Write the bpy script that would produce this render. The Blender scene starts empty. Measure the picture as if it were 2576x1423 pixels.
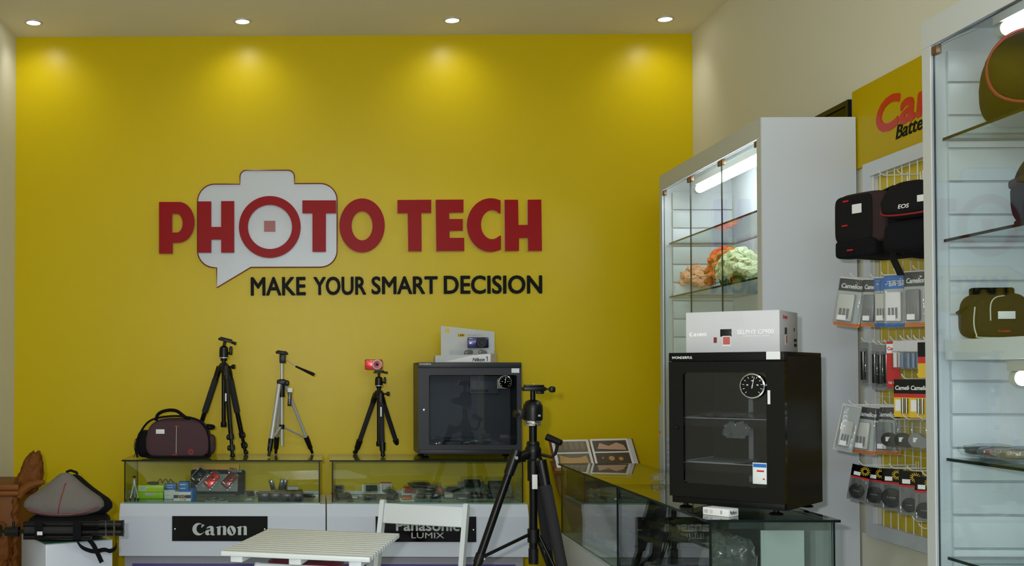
import bpy, bmesh, math, random
from mathutils import Vector, Matrix, Euler
from mathutils.geometry import tessellate_polygon
from mathutils import noise as mnoise
random.seed(7)
R = math.radians
C = bpy.context.scene.collection
sc = bpy.context.scene

# ---------------------------------------------------------------- camera
FPX, EYE = 2770.0, 1.35
YAW, PITCH = R(1.0), R(1.2)                 # slightly left, slightly up
CXP = 809 - FPX*math.tan(YAW); CYP = 939 - FPX*math.tan(PITCH)
cam = bpy.data.cameras.new('camera'); camo = bpy.data.objects.new('camera', cam); C.objects.link(camo)
cam.sensor_fit = 'HORIZONTAL'; cam.sensor_width = 36.0
cam.lens = 36.0*FPX/2576
cam.shift_x = (1288-CXP)/2576; cam.shift_y = (CYP-711.5)/2576
cam.clip_start = 0.05
camo.location = (0, 0, EYE); camo.rotation_euler = (R(90)+PITCH, 0, YAW)
sc.camera = camo
CR = Euler((R(90)+PITCH, 0, YAW)).to_matrix()
def ray(px, py): return CR @ Vector(((px-CXP)/FPX, (CYP-py)/FPX, -1.0))
def PY(px, py, y): d = ray(px, py); t = y/d.y; return Vector((d.x*t, y, EYE+d.z*t))
def PX(px, py, x): d = ray(px, py); t = x/d.x; return Vector((x, d.y*t, EYE+d.z*t))
def PZ(px, py, z): d = ray(px, py); t = (z-EYE)/d.z; return Vector((d.x*t, d.y*t, z))

# ---------------------------------------------------------------- world, light, exposure
w = bpy.data.worlds.new('world'); sc.world = w; w.use_nodes = True
bg = w.node_tree.nodes['Background']; bg.inputs[0].default_value = (0.75, 0.88, 1.0, 1); bg.inputs[1].default_value = 0.30
sc.view_settings.view_transform = 'Standard'; sc.view_settings.look = 'None'
sc.view_settings.gamma = 1.0; sc.view_settings.use_curve_mapping = False
sc.view_settings.exposure = 0.0
def area(name, loc, rot, sx, sy, power, col=(1, 1, 1)):
    l = bpy.data.lights.new(name, 'AREA'); l.shape = 'RECTANGLE'; l.size = sx; l.size_y = sy
    l.energy = power; l.color = col
    o = bpy.data.objects.new(name, l); C.objects.link(o); o.location = loc; o.rotation_euler = rot
    return o
area('shopfront_daylight', (0.15, -2.35, 2.55), (R(78), 0, 0), 3.4, 1.0, 72, (0.80, 0.91, 1.0))
area('camera_flash', (-0.16, -0.05, 1.47), (R(90), 0, R(-8)), 0.07, 0.05, 41, (1.0, 0.98, 0.96))
area('ceiling_tube', (0.2, 1.6, 3.15), (0, 0, 0), 1.2, 0.1, 22, (0.93, 0.98, 1.0))

# ---------------------------------------------------------------- materials
def lin(c):
    return tuple(((v/255)/12.92 if v/255 <= .04045 else ((v/255+.055)/1.055)**2.4) for v in c)
MATS = {}
def mat(name, rgb, rough=.5, metal=0, spec=.5, coat=0, emit=0, bump=0, bscale=60, var=0, vscale=6, emitcol=None, bdist=.002):
    if name in MATS: return MATS[name]
    m = bpy.data.materials.new(name); m.use_nodes = True; nt = m.node_tree
    b = nt.nodes['Principled BSDF']; col = (*lin(rgb), 1)
    b.inputs['Base Color'].default_value = col
    b.inputs['Roughness'].default_value = rough; b.inputs['Metallic'].default_value = metal
    b.inputs['Specular IOR Level'].default_value = spec; b.inputs['Coat Weight'].default_value = coat
    if coat: b.inputs['Coat Roughness'].default_value = .08
    if emit:
        b.inputs['Emission Color'].default_value = (*(emitcol or (1, 1, 1)), 1); b.inputs['Emission Strength'].default_value = emit
    if bump or var:
        tc = nt.nodes.new('ShaderNodeTexCoord')
    if bump:
        n = nt.nodes.new('ShaderNodeTexNoise'); n.inputs['Scale'].default_value = bscale; n.inputs['Detail'].default_value = 4
        bp = nt.nodes.new('ShaderNodeBump'); bp.inputs['Strength'].default_value = bump; bp.inputs['Distance'].default_value = bdist
        nt.links.new(tc.outputs['Object'], n.inputs['Vector'])
        nt.links.new(n.outputs['Fac'], bp.inputs['Height']); nt.links.new(bp.outputs['Normal'], b.inputs['Normal'])
    if var:
        n = nt.nodes.new('ShaderNodeTexNoise'); n.inputs['Scale'].default_value = vscale; n.inputs['Detail'].default_value = 5
        mx = nt.nodes.new('ShaderNodeMix'); mx.data_type = 'RGBA'
        mx.inputs[6].default_value = tuple(v*(1-var) for v in col[:3])+(1,); mx.inputs[7].default_value = tuple(min(1, v*(1+var)) for v in col[:3])+(1,)
        nt.links.new(tc.outputs['Object'], n.inputs['Vector'])
        nt.links.new(n.outputs['Fac'], mx.inputs[0]); nt.links.new(mx.outputs[2], b.inputs['Base Color'])
    MATS[name] = m; return m
def glass(name, tint, refl=1.0, rough=0.0, bump=0, bscale=40, haze=0, hazecol=(200, 210, 210), ior=1.5):
    if name in MATS: return MATS[name]
    m = bpy.data.materials.new(name); m.use_nodes = True; nt = m.node_tree
    for n in list(nt.nodes): nt.nodes.remove(n)
    out = nt.nodes.new('ShaderNodeOutputMaterial'); tr = nt.nodes.new('ShaderNodeBsdfTransparent')
    gl = nt.nodes.new('ShaderNodeBsdfGlossy'); fr = nt.nodes.new('ShaderNodeFresnel'); mx = nt.nodes.new('ShaderNodeMixShader')
    tr.inputs[0].default_value = (*tint, 1); gl.inputs['Roughness'].default_value = rough; fr.inputs[0].default_value = ior
    gl.inputs[0].default_value = (refl, refl, refl, 1)
    base = tr
    if haze:
        df = nt.nodes.new('ShaderNodeBsdfDiffuse'); df.inputs[0].default_value = (*lin(hazecol), 1)
        m2 = nt.nodes.new('ShaderNodeMixShader'); m2.inputs[0].default_value = haze
        nt.links.new(tr.outputs[0], m2.inputs[1]); nt.links.new(df.outputs[0], m2.inputs[2]); base = m2
    # thin slab: the same reflectance seen from either side
    geo = nt.nodes.new('ShaderNodeNewGeometry'); im = nt.nodes.new('ShaderNodeMix'); im.data_type = 'FLOAT'
    im.inputs[2].default_value = ior; im.inputs[3].default_value = 1/ior
    nt.links.new(geo.outputs['Backfacing'], im.inputs[0]); nt.links.new(im.outputs[0], fr.inputs[0])
    if bump:
        tc = nt.nodes.new('ShaderNodeTexCoord'); n = nt.nodes.new('ShaderNodeTexNoise'); n.inputs['Scale'].default_value = bscale
        bp = nt.nodes.new('ShaderNodeBump'); bp.inputs['Strength'].default_value = bump; bp.inputs['Distance'].default_value = .004
        nt.links.new(tc.outputs['Object'], n.inputs['Vector']); nt.links.new(n.outputs['Fac'], bp.inputs['Height'])
        nt.links.new(bp.outputs[0], gl.inputs['Normal']); nt.links.new(bp.outputs[0], fr.inputs['Normal'])
    nt.links.new(fr.outputs[0], mx.inputs[0]); nt.links.new(base.outputs[0], mx.inputs[1]); nt.links.new(gl.outputs[0], mx.inputs[2])
    nt.links.new(mx.outputs[0], out.inputs[0])
    MATS[name] = m; return m
def lam(v): return v
YEL = mat('yellow_wall_paint', (207, 181, 3), rough=.33, spec=.22, bump=.12, bscale=420, var=.03, vscale=1.2, bdist=.001)
CREAM = mat('cream_wall_paint', (222, 220, 202), rough=.7, bump=.15, bscale=150)
CEIL = mat('ceiling_paint', (226, 220, 198), rough=.8, bump=.1, bscale=120)
WHITE = mat('white_laminate', (206, 213, 228), rough=.22, spec=.5)
WHITE2 = mat('white_laminate_cabinet', (202, 209, 217), rough=.3, spec=.5)
WCREAM = mat('white_laminate_front', (190, 195, 194), rough=.35)
GREYP = mat('grey_plinth', (150, 152, 160), rough=.5)
PURP = mat('purple_panel', (72, 60, 128), rough=.4)
BLACKG = mat('black_gloss', (3, 3, 4), rough=.08, spec=.22)
BLACK = mat('black_plastic', (9, 9, 11), rough=.36, spec=.35)
BLACKM = mat('black_metal', (11, 12, 14), rough=.3, metal=.3, spec=.35)
CABM = mat('black_powder_coat', (38, 40, 46), rough=.42, spec=.35, bump=.1, bscale=400)
CABM2 = mat('black_powder_coat_dark', (7, 7, 7), rough=.4, spec=.18, bump=.1, bscale=400)
FOAM = mat('foam_grip', (34, 34, 38), rough=.85, bump=.3, bscale=300)
SILV = mat('silver_metal', (190, 192, 194), rough=.35, metal=.35)
CHROME = mat('chrome', (220, 222, 225), rough=.1, metal=1)
GEDGE = mat('glass_edge', (12, 26, 22), rough=.25, spec=.2)
GEDGEL = mat('glass_edge_light', (110, 150, 135), rough=.15, spec=.7)
RED = mat('red_acrylic', (150, 6, 10), rough=.35, spec=.12)
PINKW = mat('acrylic_side', (225, 200, 205), rough=.3)
BROWNL = mat('brown_outline', (118, 44, 30), rough=.3)
LOGOG = mat('logo_pale_grey', (196, 200, 206), rough=.25)
LOGOSQ = mat('logo_square_brown', (150, 58, 40), rough=.3)
INK = mat('dark_ink', (10, 13, 7), rough=.5, spec=.1)
INKL = mat('grey_ink', (165, 165, 168), rough=.6)
SIGNW = mat('sign_lettering_white', (182, 190, 190), rough=.4)
PAINTW = mat('white_painted_wood', (222, 228, 232), rough=.36, bump=.05, bscale=30)
PAPERW = mat('white_card', (226, 226, 228), rough=.6)
PAPERG = mat('grey_card', (190, 192, 192), rough=.6)
STICK = mat('white_sticker', (222, 226, 226), rough=.5)
YCARD = mat('yellow_card', (214, 178, 10), rough=.5)
YBOARD = mat('yellow_board', (214, 190, 10), rough=.4)
YSIGN = mat('yellow_sign_film', (192, 164, 2), rough=.45, spec=.15)
REDC = mat('red_card', (186, 22, 22), rough=.45)
REDS = mat('red_sign_film', (196, 30, 16), rough=.35)
ORANGE = mat('orange_card', (222, 120, 30), rough=.5)
REDMET = mat('red_metallic', (206, 18, 30), rough=.25, metal=.4, coat=.5)
REDDK = mat('dark_red_metallic', (120, 16, 26), rough=.3, metal=.4, coat=.5)
NAVY = mat('navy_metallic', (20, 18, 84), rough=.25, metal=.3, coat=.4)
BLUE = mat('blue_card', (10, 104, 190), rough=.45)
LIME = mat('lime_card', (188, 214, 40), rough=.45)
GREENC = mat('green_card', (150, 200, 20), rough=.45)
BAGBR = mat('brown_nylon', (72, 46, 52), rough=.85, bump=.4, bscale=500)
BAGBK = mat('black_nylon', (11, 12, 17), rough=.85, spec=.2, bump=.5, bscale=400)
BAGBK2 = mat('black_nylon_panel', (20, 19, 20), rough=.85, spec=.2, bump=.5, bscale=400)
BAGMAR = mat('maroon_nylon', (44, 24, 25), rough=.85, bump=.4, bscale=400)
BAGGR = mat('grey_nylon', (112, 106, 102), rough=.85, bump=.6, bscale=25, var=.12, vscale=14, bdist=.006)
BAGOL = mat('olive_nylon', (42, 37, 27), rough=.9, spec=.1, bump=.4, bscale=400)
BAGOL2 = mat('dark_olive_nylon', (12, 14, 9), rough=.9, spec=.1, bump=.4, bscale=400)
BAGNV = mat('navy_nylon', (28, 31, 46), rough=.9, spec=.1, bump=.4, bscale=400)
PIPR = mat('red_piping', (140, 22, 28), rough=.6)
PIPP = mat('pink_piping', (150, 70, 80), rough=.6)
PIPW = mat('pale_piping', (190, 196, 180), rough=.6)
WOOD = mat('orange_brown_wood', (122, 72, 24), rough=.5, spec=.25, bump=.2, bscale=20, var=.25, vscale=9)
WOODC = mat('carved_wood', (112, 64, 20), rough=.6, spec=.2, bump=.8, bscale=30, var=.4, vscale=22, bdist=.01)
WOODB = mat('stand_wood', (132, 92, 30), rough=.45, var=.25, vscale=12)
BURG = mat('burgundy_vinyl', (120, 22, 50), rough=.35)
GREYB = mat('grey_board', (168, 180, 180), rough=.5)
LENS = mat('lens_glass', (10, 12, 20), rough=.05, spec=.8)
LCD = mat('dark_interior', (34, 37, 42), rough=.5)
LCD2 = mat('very_dark_interior', (9, 9, 11), rough=.4, spec=.2)
BRONZE = mat('bronze_clip', (120, 92, 70), rough=.35, metal=.6)
PVC = mat('pale_plastic_body', (196, 196, 190), rough=.35)
PVCD = mat('grey_plastic_body', (120, 122, 124), rough=.4)
LAMP = mat('tube_glow', (255, 255, 255), emit=30, emitcol=(.95, 1, 1))
LAMP2 = mat('tube_glow_soft', (255, 255, 255), emit=7, emitcol=(.95, 1, 1))
DLAMP = mat('downlight_glow', (255, 255, 255), emit=14, emitcol=(.97, .98, 1))
GCLR = glass('cabinet_door_glass', (.955, .985, .975), refl=.72)
GCAB = glass('dry_cabinet_glass', (.80, .82, .84), refl=.55)
GTOP = glass('counter_top_glass', (.90, .95, .925))
GPANE = glass('counter_pane_glass', (.93, .97, .945), refl=.8)
GSHELF = glass('shelf_glass', (.88, .94, .92))
BLIS = glass('blister_plastic', (.93, .95, .95), refl=.7, rough=.08, bump=.5, bscale=45, haze=.02)
WRAP = glass('crinkled_wrap', (.90, .93, .93), rough=.10, bump=1.0, bscale=38, haze=.07)
ACRYL = glass('clear_acrylic', (.95, .97, .97), haze=.04)

# ---------------------------------------------------------------- mesh building
def basis(loc, x, y):
    x = Vector(x).normalized(); y = Vector(y).normalized(); z = x.cross(y).normalized(); y = z.cross(x)
    m = Matrix((x, y, z)).transposed().to_4x4(); m.translation = Vector(loc); return m
def rz(a): return Matrix.Rotation(a, 4, 'Z')
def T(*v): return Matrix.Translation(Vector(v[0] if len(v) == 1 else v))
I4 = Matrix.Identity(4)
def align(p0, p1):
    d = (Vector(p1)-Vector(p0)); q = d.to_track_quat('Z', 'Y').to_matrix().to_4x4(); q.translation = Vector(p0); return q, d.length
class MB:
    def __init__(s, M=None): s.bm = bmesh.new(); s.M = M or I4; s.mi = 0
    def _new(s, vs, M):
        return [s.bm.verts.new(s.M @ (M @ Vector(v))) for v in vs]
    def _face(s, vs):
        try:
            f = s.bm.faces.new(vs); f.material_index = s.mi; f.smooth = True; return f
        except ValueError: return None
    def box(s, c, size, M=I4, bev=0, seg=2):
        x, y, z = [v/2 for v in size]; c = Vector(c)
        vs = s._new([c+Vector((a*x, b*y, d*z)) for a in (-1, 1) for b in (-1, 1) for d in (-1, 1)], M)
        fs = [s._face([vs[i] for i in q]) for q in ((0, 1, 3, 2), (4, 6, 7, 5), (0, 4, 5, 1), (2, 3, 7, 6), (0, 2, 6, 4), (1, 5, 7, 3))]
        if bev:
            es = list({e for f in fs for e in f.edges})
            r = bmesh.ops.bevel(s.bm, geom=es, offset=bev, segments=seg, affect='EDGES', profile=.5)
            for f in r['faces']: f.smooth = True; f.material_index = s.mi
        return s
    def bx(s, x0, x1, y0, y1, z0, z1, bev=0, M=I4):
        return s.box(((x0+x1)/2, (y0+y1)/2, (z0+z1)/2), (abs(x1-x0), abs(y1-y0), abs(z1-z0)), M, bev)
    def cyl(s, p0, p1, r0, r1=None, n=16, cap=True):
        r1 = r0 if r1 is None else r1; M, L = align(p0, p1)
        a = s._new([(r0*math.cos(2*math.pi*i/n), r0*math.sin(2*math.pi*i/n), 0) for i in range(n)], M)
        b = s._new([(r1*math.cos(2*math.pi*i/n), r1*math.sin(2*math.pi*i/n), L) for i in range(n)], M)
        for i in range(n): s._face([a[i], a[(i+1) % n], b[(i+1) % n], b[i]])
        if cap: s._face(a[::-1]); s._face(b)
        return s
    def tube(s, pts, r, n=8, closed=False, flat=1.0):
        pts = [Vector(p) for p in pts]; rings = []; N = len(pts)
        up = None
        for i, p in enumerate(pts):
            a = pts[i-1] if (i > 0 or closed) else p; b = pts[(i+1) % N] if (i < N-1 or closed) else p
            t = (b-a).normalized() if (b-a).length > 1e-9 else Vector((0, 0, 1))
            if up is None: up = Vector((0, 0, 1)) if abs(t.z) < .9 else Vector((0, 1, 0))
            u = (up-t*up.dot(t)).normalized(); v = t.cross(u); up = u
            rr = r[i] if isinstance(r, (list, tuple)) else r
            rings.append(s._new([p+u*rr*math.cos(2*math.pi*k/n)*flat+v*rr*math.sin(2*math.pi*k/n) for k in range(n)], I4))
        for i in range(N-(0 if closed else 1)):
            A, B = rings[i], rings[(i+1) % N]
            for k in range(n): s._face([A[k], A[(k+1) % n], B[(k+1) % n], B[k]])
        if not closed: s._face(rings[0][::-1]); s._face(rings[-1])
        return s
    def ribbon(s, pts, wdir, wd, th=.0015):
        pts = [Vector(p) for p in pts]; wv = Vector(wdir).normalized()*wd/2
        rows = []
        for i, p in enumerate(pts):
            t = (pts[min(i+1, len(pts)-1)]-pts[max(i-1, 0)]).normalized(); nrm = t.cross(wv).normalized()*th/2
            rows.append(s._new([p-wv-nrm, p+wv-nrm, p+wv+nrm, p-wv+nrm], I4))
        for a, b in zip(rows, rows[1:]):
            for k in range(4): s._face([a[k], a[(k+1) % 4], b[(k+1) % 4], b[k]])
        s._face(rows[0][::-1]); s._face(rows[-1]); return s
    def lathe(s, prof, M=I4, n=24, cap=True):
        rings = [s._new([(r*math.cos(2*math.pi*i/n), r*math.sin(2*math.pi*i/n), z) for i in range(n)], M) for r, z in prof]
        for A, B in zip(rings, rings[1:]):
            for i in range(n): s._face([A[i], A[(i+1) % n], B[(i+1) % n], B[i]])
        if cap: s._face(rings[0][::-1]); s._face(rings[-1])
        return s
    def prism(s, poly, d, M=I4, holes=(), fm=None, sm=None):
        loops = [list(poly)]+[list(h) for h in holes]
        tri = tessellate_polygon([[Vector((x, y, 0)) for x, y in l] for l in loops])
        flat = [p for l in loops for p in l]
        A = s._new([(x, y, 0) for x, y in flat], M); B = s._new([(x, y, d) for x, y in flat], M)
        keep = s.mi
        for t in tri:
            p = [flat[i] for i in t]
            ar = (p[1][0]-p[0][0])*(p[2][1]-p[0][1])-(p[2][0]-p[0][0])*(p[1][1]-p[0][1])
            if abs(ar) < 1e-14: continue
            t = t if ar > 0 else t[::-1]
            if fm is not None: s.mi = fm
            f = s._face([B[i] for i in t])
            if sm is not None: s.mi = sm
            g = s._face([A[i] for i in t[::-1]])
        if sm is not None: s.mi = sm
        k = 0
        for l in loops:
            n = len(l)
            for i in range(n):
                a, b = k+i, k+(i+1) % n
                s._face([A[a], A[b], B[b], B[a]])
            k += n
        s.mi = keep
        bmesh.ops.recalc_face_normals(s.bm, faces=s.bm.faces)
        return s
    def sell(s, c, size, e1=.5, e2=.5, M=I4, nu=32, nv=18, f=None):
        """super-ellipsoid; f(local unit vector)->(dx,dy,dz) deforms it"""
        def pw(v, e): return math.copysign(abs(v)**e, v)
        rows = []; c = Vector(c)
        for j in range(nv+1):
            ph = -math.pi/2+math.pi*j/nv
            pts = []
            for i in range(nu):
                th = 2*math.pi*i/nu
                p = Vector((pw(math.cos(ph), e1)*pw(math.cos(th), e2), pw(math.cos(ph), e1)*pw(math.sin(th), e2), pw(math.sin(ph), e1)))
                if f: p = Vector(f(p))
                pts.append(c+Vector((p.x*size[0]/2, p.y*size[1]/2, p.z*size[2]/2)))
            rows.append(s._new(pts, M))
        for A, B in zip(rows, rows[1:]):
            for i in range(nu): s._face([A[i], A[(i+1) % nu], B[(i+1) % nu], B[i]])
        bmesh.ops.remove_doubles(s.bm, verts=list({v for r in rows for v in r}), dist=1e-6)
        return s
    def mat(s, i): s.mi = i; return s
    def build(s, name, m, parent=None, sharp=35, **kw):
        me = bpy.data.meshes.new(name); off = None
        if parent is not None:
            inv = world(parent).inverted(); bmesh.ops.transform(s.bm, matrix=inv, verts=s.bm.verts)
        elif kw.get('loc') is not None:
            bmesh.ops.translate(s.bm, vec=-Vector(kw['loc']), verts=s.bm.verts)
        s.bm.normal_update(); s.bm.to_mesh(me); s.bm.free()
        ms = m if isinstance(m, (list, tuple)) else [m]
        for x in ms: me.materials.append(x)
        me.set_sharp_from_angle(angle=R(sharp))
        o = bpy.data.objects.new(name, me); C.objects.link(o)
        if parent is not None: o.parent = parent
        elif kw.get('loc') is not None: o.location = kw['loc']
        for k in ('label', 'category', 'group', 'kind'):
            if kw.get(k): o[k] = kw[k]
        return o
def smooth_path(P, n=6):
    P = [Vector(p) for p in P]; out = []
    for i in range(len(P)-1):
        a = P[max(i-1, 0)]; b = P[i]; c = P[i+1]; d = P[min(i+2, len(P)-1)]
        for k in range(n):
            t = k/n; out.append(.5*((2*b)+(c-a)*t+(2*a-5*b+4*c-d)*t*t+(3*b-a-3*c+d)*t**3))
    return out+[P[-1]]
def world(o):
    m = Matrix.LocRotScale(o.location, o.rotation_euler, o.scale)
    return world(o.parent) @ m if o.parent else m
def thing(name, label, cat, loc=(0, 0, 0), rot=0, group=None):
    o = bpy.data.objects.new(name, None); o.empty_display_size = .05; C.objects.link(o)
    o.location = loc; o.rotation_euler = (0, 0, rot) if not isinstance(rot, tuple) else rot
    o['label'] = label; o['category'] = cat
    if group: o['group'] = group
    return o
def dup(o, parent=None, **kw):
    c = o.copy(); C.objects.link(c)
    if parent: c.parent = parent
    for ch in [x for x in bpy.data.objects if x.parent == o]: dup(ch, c)
    for k, v in kw.items():
        if k in ('label', 'group', 'category'): c[k] = v
        elif k == 'loc': c.location = v
        elif k == 'rot': c.rotation_euler = v
    return c
def struct(o): o['kind'] = 'structure'; return o

_txtcache = {}
def txt_bm(s, bold=0.0, shear=0.0):
    cu = bpy.data.curves.new('t', 'FONT'); cu.body = s; cu.size = 1; cu.offset = bold; cu.shear = shear; cu.resolution_u = 4
    cu.fill_mode = 'FRONT'
    o = bpy.data.objects.new('t', cu); C.objects.link(o)
    bpy.context.view_layer.update()
    me = bpy.data.meshes.new_from_object(o); bpy.data.objects.remove(o); bpy.data.curves.remove(cu)
    bm = bmesh.new(); bm.from_mesh(me); bpy.data.meshes.remove(me)
    return bm
def put_txt(s, M, w, h, m, parent, name='lettering', d=.001, bold=.0, shear=0, split=False, xcap=None):
    """text filling the w x h rectangle of frame M (x right, y up, z out)"""
    bm = txt_bm(s, 0, shear)
    xs = [v.co.x for v in bm.verts]; ys = [v.co.y for v in bm.verts]
    if not xs: bm.free(); return []
    x0, x1, y0, y1 = min(xs), max(xs), min(ys), max(ys)
    for v in bm.verts:
        v.co.x = (v.co.x-x0)/(x1-x0)*w; v.co.y = (v.co.y-y0)/(y1-y0)*h; v.co.z = d
    g = bmesh.ops.extrude_face_region(bm, geom=bm.faces[:])
    for e in g['geom']:
        if isinstance(e, bmesh.types.BMVert): e.co.z = 0
    bmesh.ops.recalc_face_normals(bm, faces=bm.faces)
    bmesh.ops.transform(bm, matrix=M, verts=bm.verts)
    res = []
    groups = [None]
    if split:
        seen = {}; groups = []
        bm.verts.ensure_lookup_table()
        for v in bm.verts:
            if v in seen: continue
            st = [v]; comp = set()
            while st:
                a = st.pop()
                if a in comp: continue
                comp.add(a); seen[a] = 1
                for e in a.link_edges: st.append(e.other_vert(a))
            groups.append(comp)
        groups.sort(key=lambda c: min(v.co.x for v in c))
    for gset in groups:
        b = MB(); vm = {}
        for f in bm.faces:
            if gset is not None and f.verts[0] not in gset: continue
            vs = []
            for v in f.verts:
                if v not in vm: vm[v] = b.bm.verts.new(v.co)
                vs.append(vm[v])
            try: b.bm.faces.new(vs)
            except ValueError: pass
        if bold:
            k = bold*h*(1 if split else .8); X = M.col[0].to_3d(); Y = M.col[1].to_3d(); base = b.bm.faces[:]
            for i, (dx, dy) in enumerate(((1, 1), (-1, 1), (-1, -1), (1, -1), (1.3, 0), (-1.3, 0), (0, 1.3), (0, -1.3))):
                g = bmesh.ops.duplicate(b.bm, geom=base)
                bmesh.ops.translate(b.bm, vec=X*k*dx+Y*k*dy+M.col[2].to_3d()*.00015*(i+1), verts=[e for e in g['geom'] if isinstance(e, bmesh.types.BMVert)])
        res.append(b.build(name, m, parent, sharp=20))
    bm.free(); return res
# letters of the serif word drawn by hand, unit box about 6.1 x 1.33
def canon_polys():
    def arc(cx, cy, rx, ry, a0, a1, n=10): return [(cx+rx*math.cos(R(a0+(a1-a0)*i/n)), cy+ry*math.sin(R(a0+(a1-a0)*i/n))) for i in range(n+1)]
    out = []
    # C : fat crescent with a spur
    c = arc(.68, .66, .68, .66, 48, 322, 22)
    c += [(1.42, .40)]
    c += arc(.93, .70, .47, .50, 318, 90, 14)[:]
    c += [(1.02, 1.19), (1.10, 1.10), (.98, .86), (1.08, .84), (1.40, 1.12)]
    out.append((c, []))
    def n_(x):
        p = [(x, .05), (x+.36, .05), (x+.36, .78)]+arc(x+.52, .78, .16, .14, 180, 30, 6)+[(x+.64, .05), (x+1.0, .05), (x+1.0, .80)]
        p += arc(x+.78, .80, .22, .22, 0, 110, 6)+[(x+.36, .92), (x+.36, 1.02), (x+.20, .98), (x-.14, .86), (x-.10, .80), (x, .80)]
        return (p, [])
    a = [(1.62, .62), (1.52, .70), (1.66, .88), (1.95, 1.02)]+arc(2.20, .80, .24, .22, 110, 0, 6)+[(2.44, .16), (2.56, .10), (2.50, .0), (2.26, .04), (2.12, .12)]
    a += arc(1.74, .30, .30, .30, 300, 110, 10)+[(1.90, .62), (2.08, .66), (2.08, .80)]+arc(2.0, .80, .08, .08, 0, 180, 4)
    ha = arc(1.97, .32, .12, .19, 0, 360, 12)[:-1]
    a = [(1.56, .74), (1.75, .92), (2.02, 1.02), (2.24, 1.0), (2.40, .88), (2.42, .70), (2.42, .16), (2.56, .10), (2.46, .0), (2.2, .02), (2.08, .10)]+arc(1.72, .30, .28, .29, 300, 100, 8)+[(1.86, .60), (2.02, .66), (2.02, .78), (1.92, .84), (1.80, .76)]
    out.append((a, [ha]))
    out.append(n_(2.82))
    o_ = arc(4.42, .52, .50, .52, 0, 360, 26)[:-1]
    ho = [(4.30, .90), (4.22, .86), (4.20, .76), (4.48, .16), (4.58, .14), (4.64, .22), (4.62, .32)]
    out.append((o_, [ho]))
    out.append(n_(5.16))
    return out
def put_canon(M, w, h, m, parent, d=.0015, name='lettering'):
    b = MB()
    for p, hs in canon_polys():
        k = lambda q: (q[0]/6.16*w, q[1]/1.32*h)
        b.prism([k(q) for q in p], d, M, [[k(q) for q in hh] for hh in hs])
    return b.build(name, m, parent, sharp=20)
# ================================================================ room shell
XL, XR, YB, YF, ZC = -1.69, 2.03, 6.03, -2.5, 3.21
FLOORM = mat('pale_floor_tile', (196, 194, 188), rough=.2)
struct(MB().bx(XL-.1, XR+.1, YF-4, YB+.1, -.06, 0).build('floor', FLOORM))
struct(MB().bx(XL-.1, XR+.1, YF, YB+.1, ZC, ZC+.08).build('ceiling', CEIL))
struct(MB().bx(XL-.1, XR+.1, YB, YB+.1, 0, ZC).build('wall_back', YEL))
struct(MB().bx(XL-.1, XL, YF, YB, 0, ZC).build('wall_left', CREAM))
struct(MB().bx(XR, XR+.1, YF, YB, 0, ZC).build('wall_right', CREAM))
f = MB()
f.bx(XL, XR, YF-.06, YF, 2.75, ZC); f.bx(XL, XL+.06, YF-.06, YF, 0, 2.75); f.bx(XR-.06, XR, YF-.06, YF, 0, 2.75)
f.bx(XL, XR, YF-.06, YF, 0, .08); f.bx(.1, .16, YF-.06, YF, 0, 2.75)
struct(f.build('wall_front', CREAM))

# ================================================================ ceiling downlights
first = None
for i, (px, py) in enumerate(((87, 59), (609, 49), (1139, 46), (1669, 51))):
    p = PZ(px, py, ZC); p.y = 5.77
    lab = ['recessed round ceiling downlight nearest the left wall', 'recessed round ceiling downlight second from the left wall',
           'recessed round ceiling downlight second from the right wall', 'recessed round ceiling downlight nearest the right wall'][i]
    if i == 0:
        t = thing('ceiling_downlight', lab, 'ceiling light', (p.x, p.y, ZC), 0, 'recessed downlights along the yellow wall')
        MB(world(t)).lathe([(.034, -.001), (.036, -.006), (.047, -.005), (.049, -.0005)], n=32, cap=False).build('trim_ring', SILV, t)
        MB(world(t)).lathe([(.001, -.004), (.034, -.004), (.034, -.001)], n=28).build('lens', DLAMP, t)
        first = t
    else:
        t = dup(first, loc=(p.x, p.y, ZC), label=lab)
    l = bpy.data.lights.new('downlight_beam', 'SPOT'); l.energy = 4.6; l.spot_size = R(125); l.spot_blend = 1.0; l.shadow_soft_size = .035
    l.color = (1, .98, .92)
    lo = bpy.data.objects.new('downlight_beam', l); C.objects.link(lo); lo.location = (p.x, p.y, ZC-.015); lo.rotation_euler = (R(24), 0, 0)

# ================================================================ wall logo
YS = YB
def c1(x, y, yy): return PY(380+x/3.744, 400+y/3.744, yy)
def c2(x, y, yy): return PY(860+x/4.591, 470+y/4.591, yy)
FRM = Matrix(((1, 0, 0, 0), (0, 0, -1, 0), (0, 1, 0, 0), (0, 0, 0, 1)))     # local x right, y up, z toward the room
def wallpoly(pts, conv, yy): return [(conv(x, y, yy).x, conv(x, y, yy).z) for x, y in pts]
def wprism(b, poly, d, yback, holes=()):
    b.prism(poly, d, T(0, yback, 0) @ FRM, holes)
def A(cx, cy, rx, ry, a0, a1, n=14): return [(cx+rx*math.cos(R(a0+(a1-a0)*i/n)), cy-ry*math.sin(R(a0+(a1-a0)*i/n))) for i in range(n+1)]
logo = thing('logo_sign', 'red raised shop lettering over a pale camera shaped speech bubble on the yellow wall', 'sign', (PY(880, 570, YB).x, YB, PY(880, 570, YB).z))
bub = A(900, 165, 62, 60, 180, 90, 8)+A(1288, 165, 62, 60, 90, 0, 8)+[(1350, 231)]+A(1592, 385, 160, 155, 90, 0, 12)+A(1594, 862, 158, 155, 0, -90, 12)+[(940, 1019), (620, 1210), (618, 1022)]+A(602, 862, 164, 160, -92, -180, 12)+A(600, 402, 162, 166, 180, 90, 12)+[(838, 236)]
pb = wallpoly(bub, c1, YB-.008)
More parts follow.
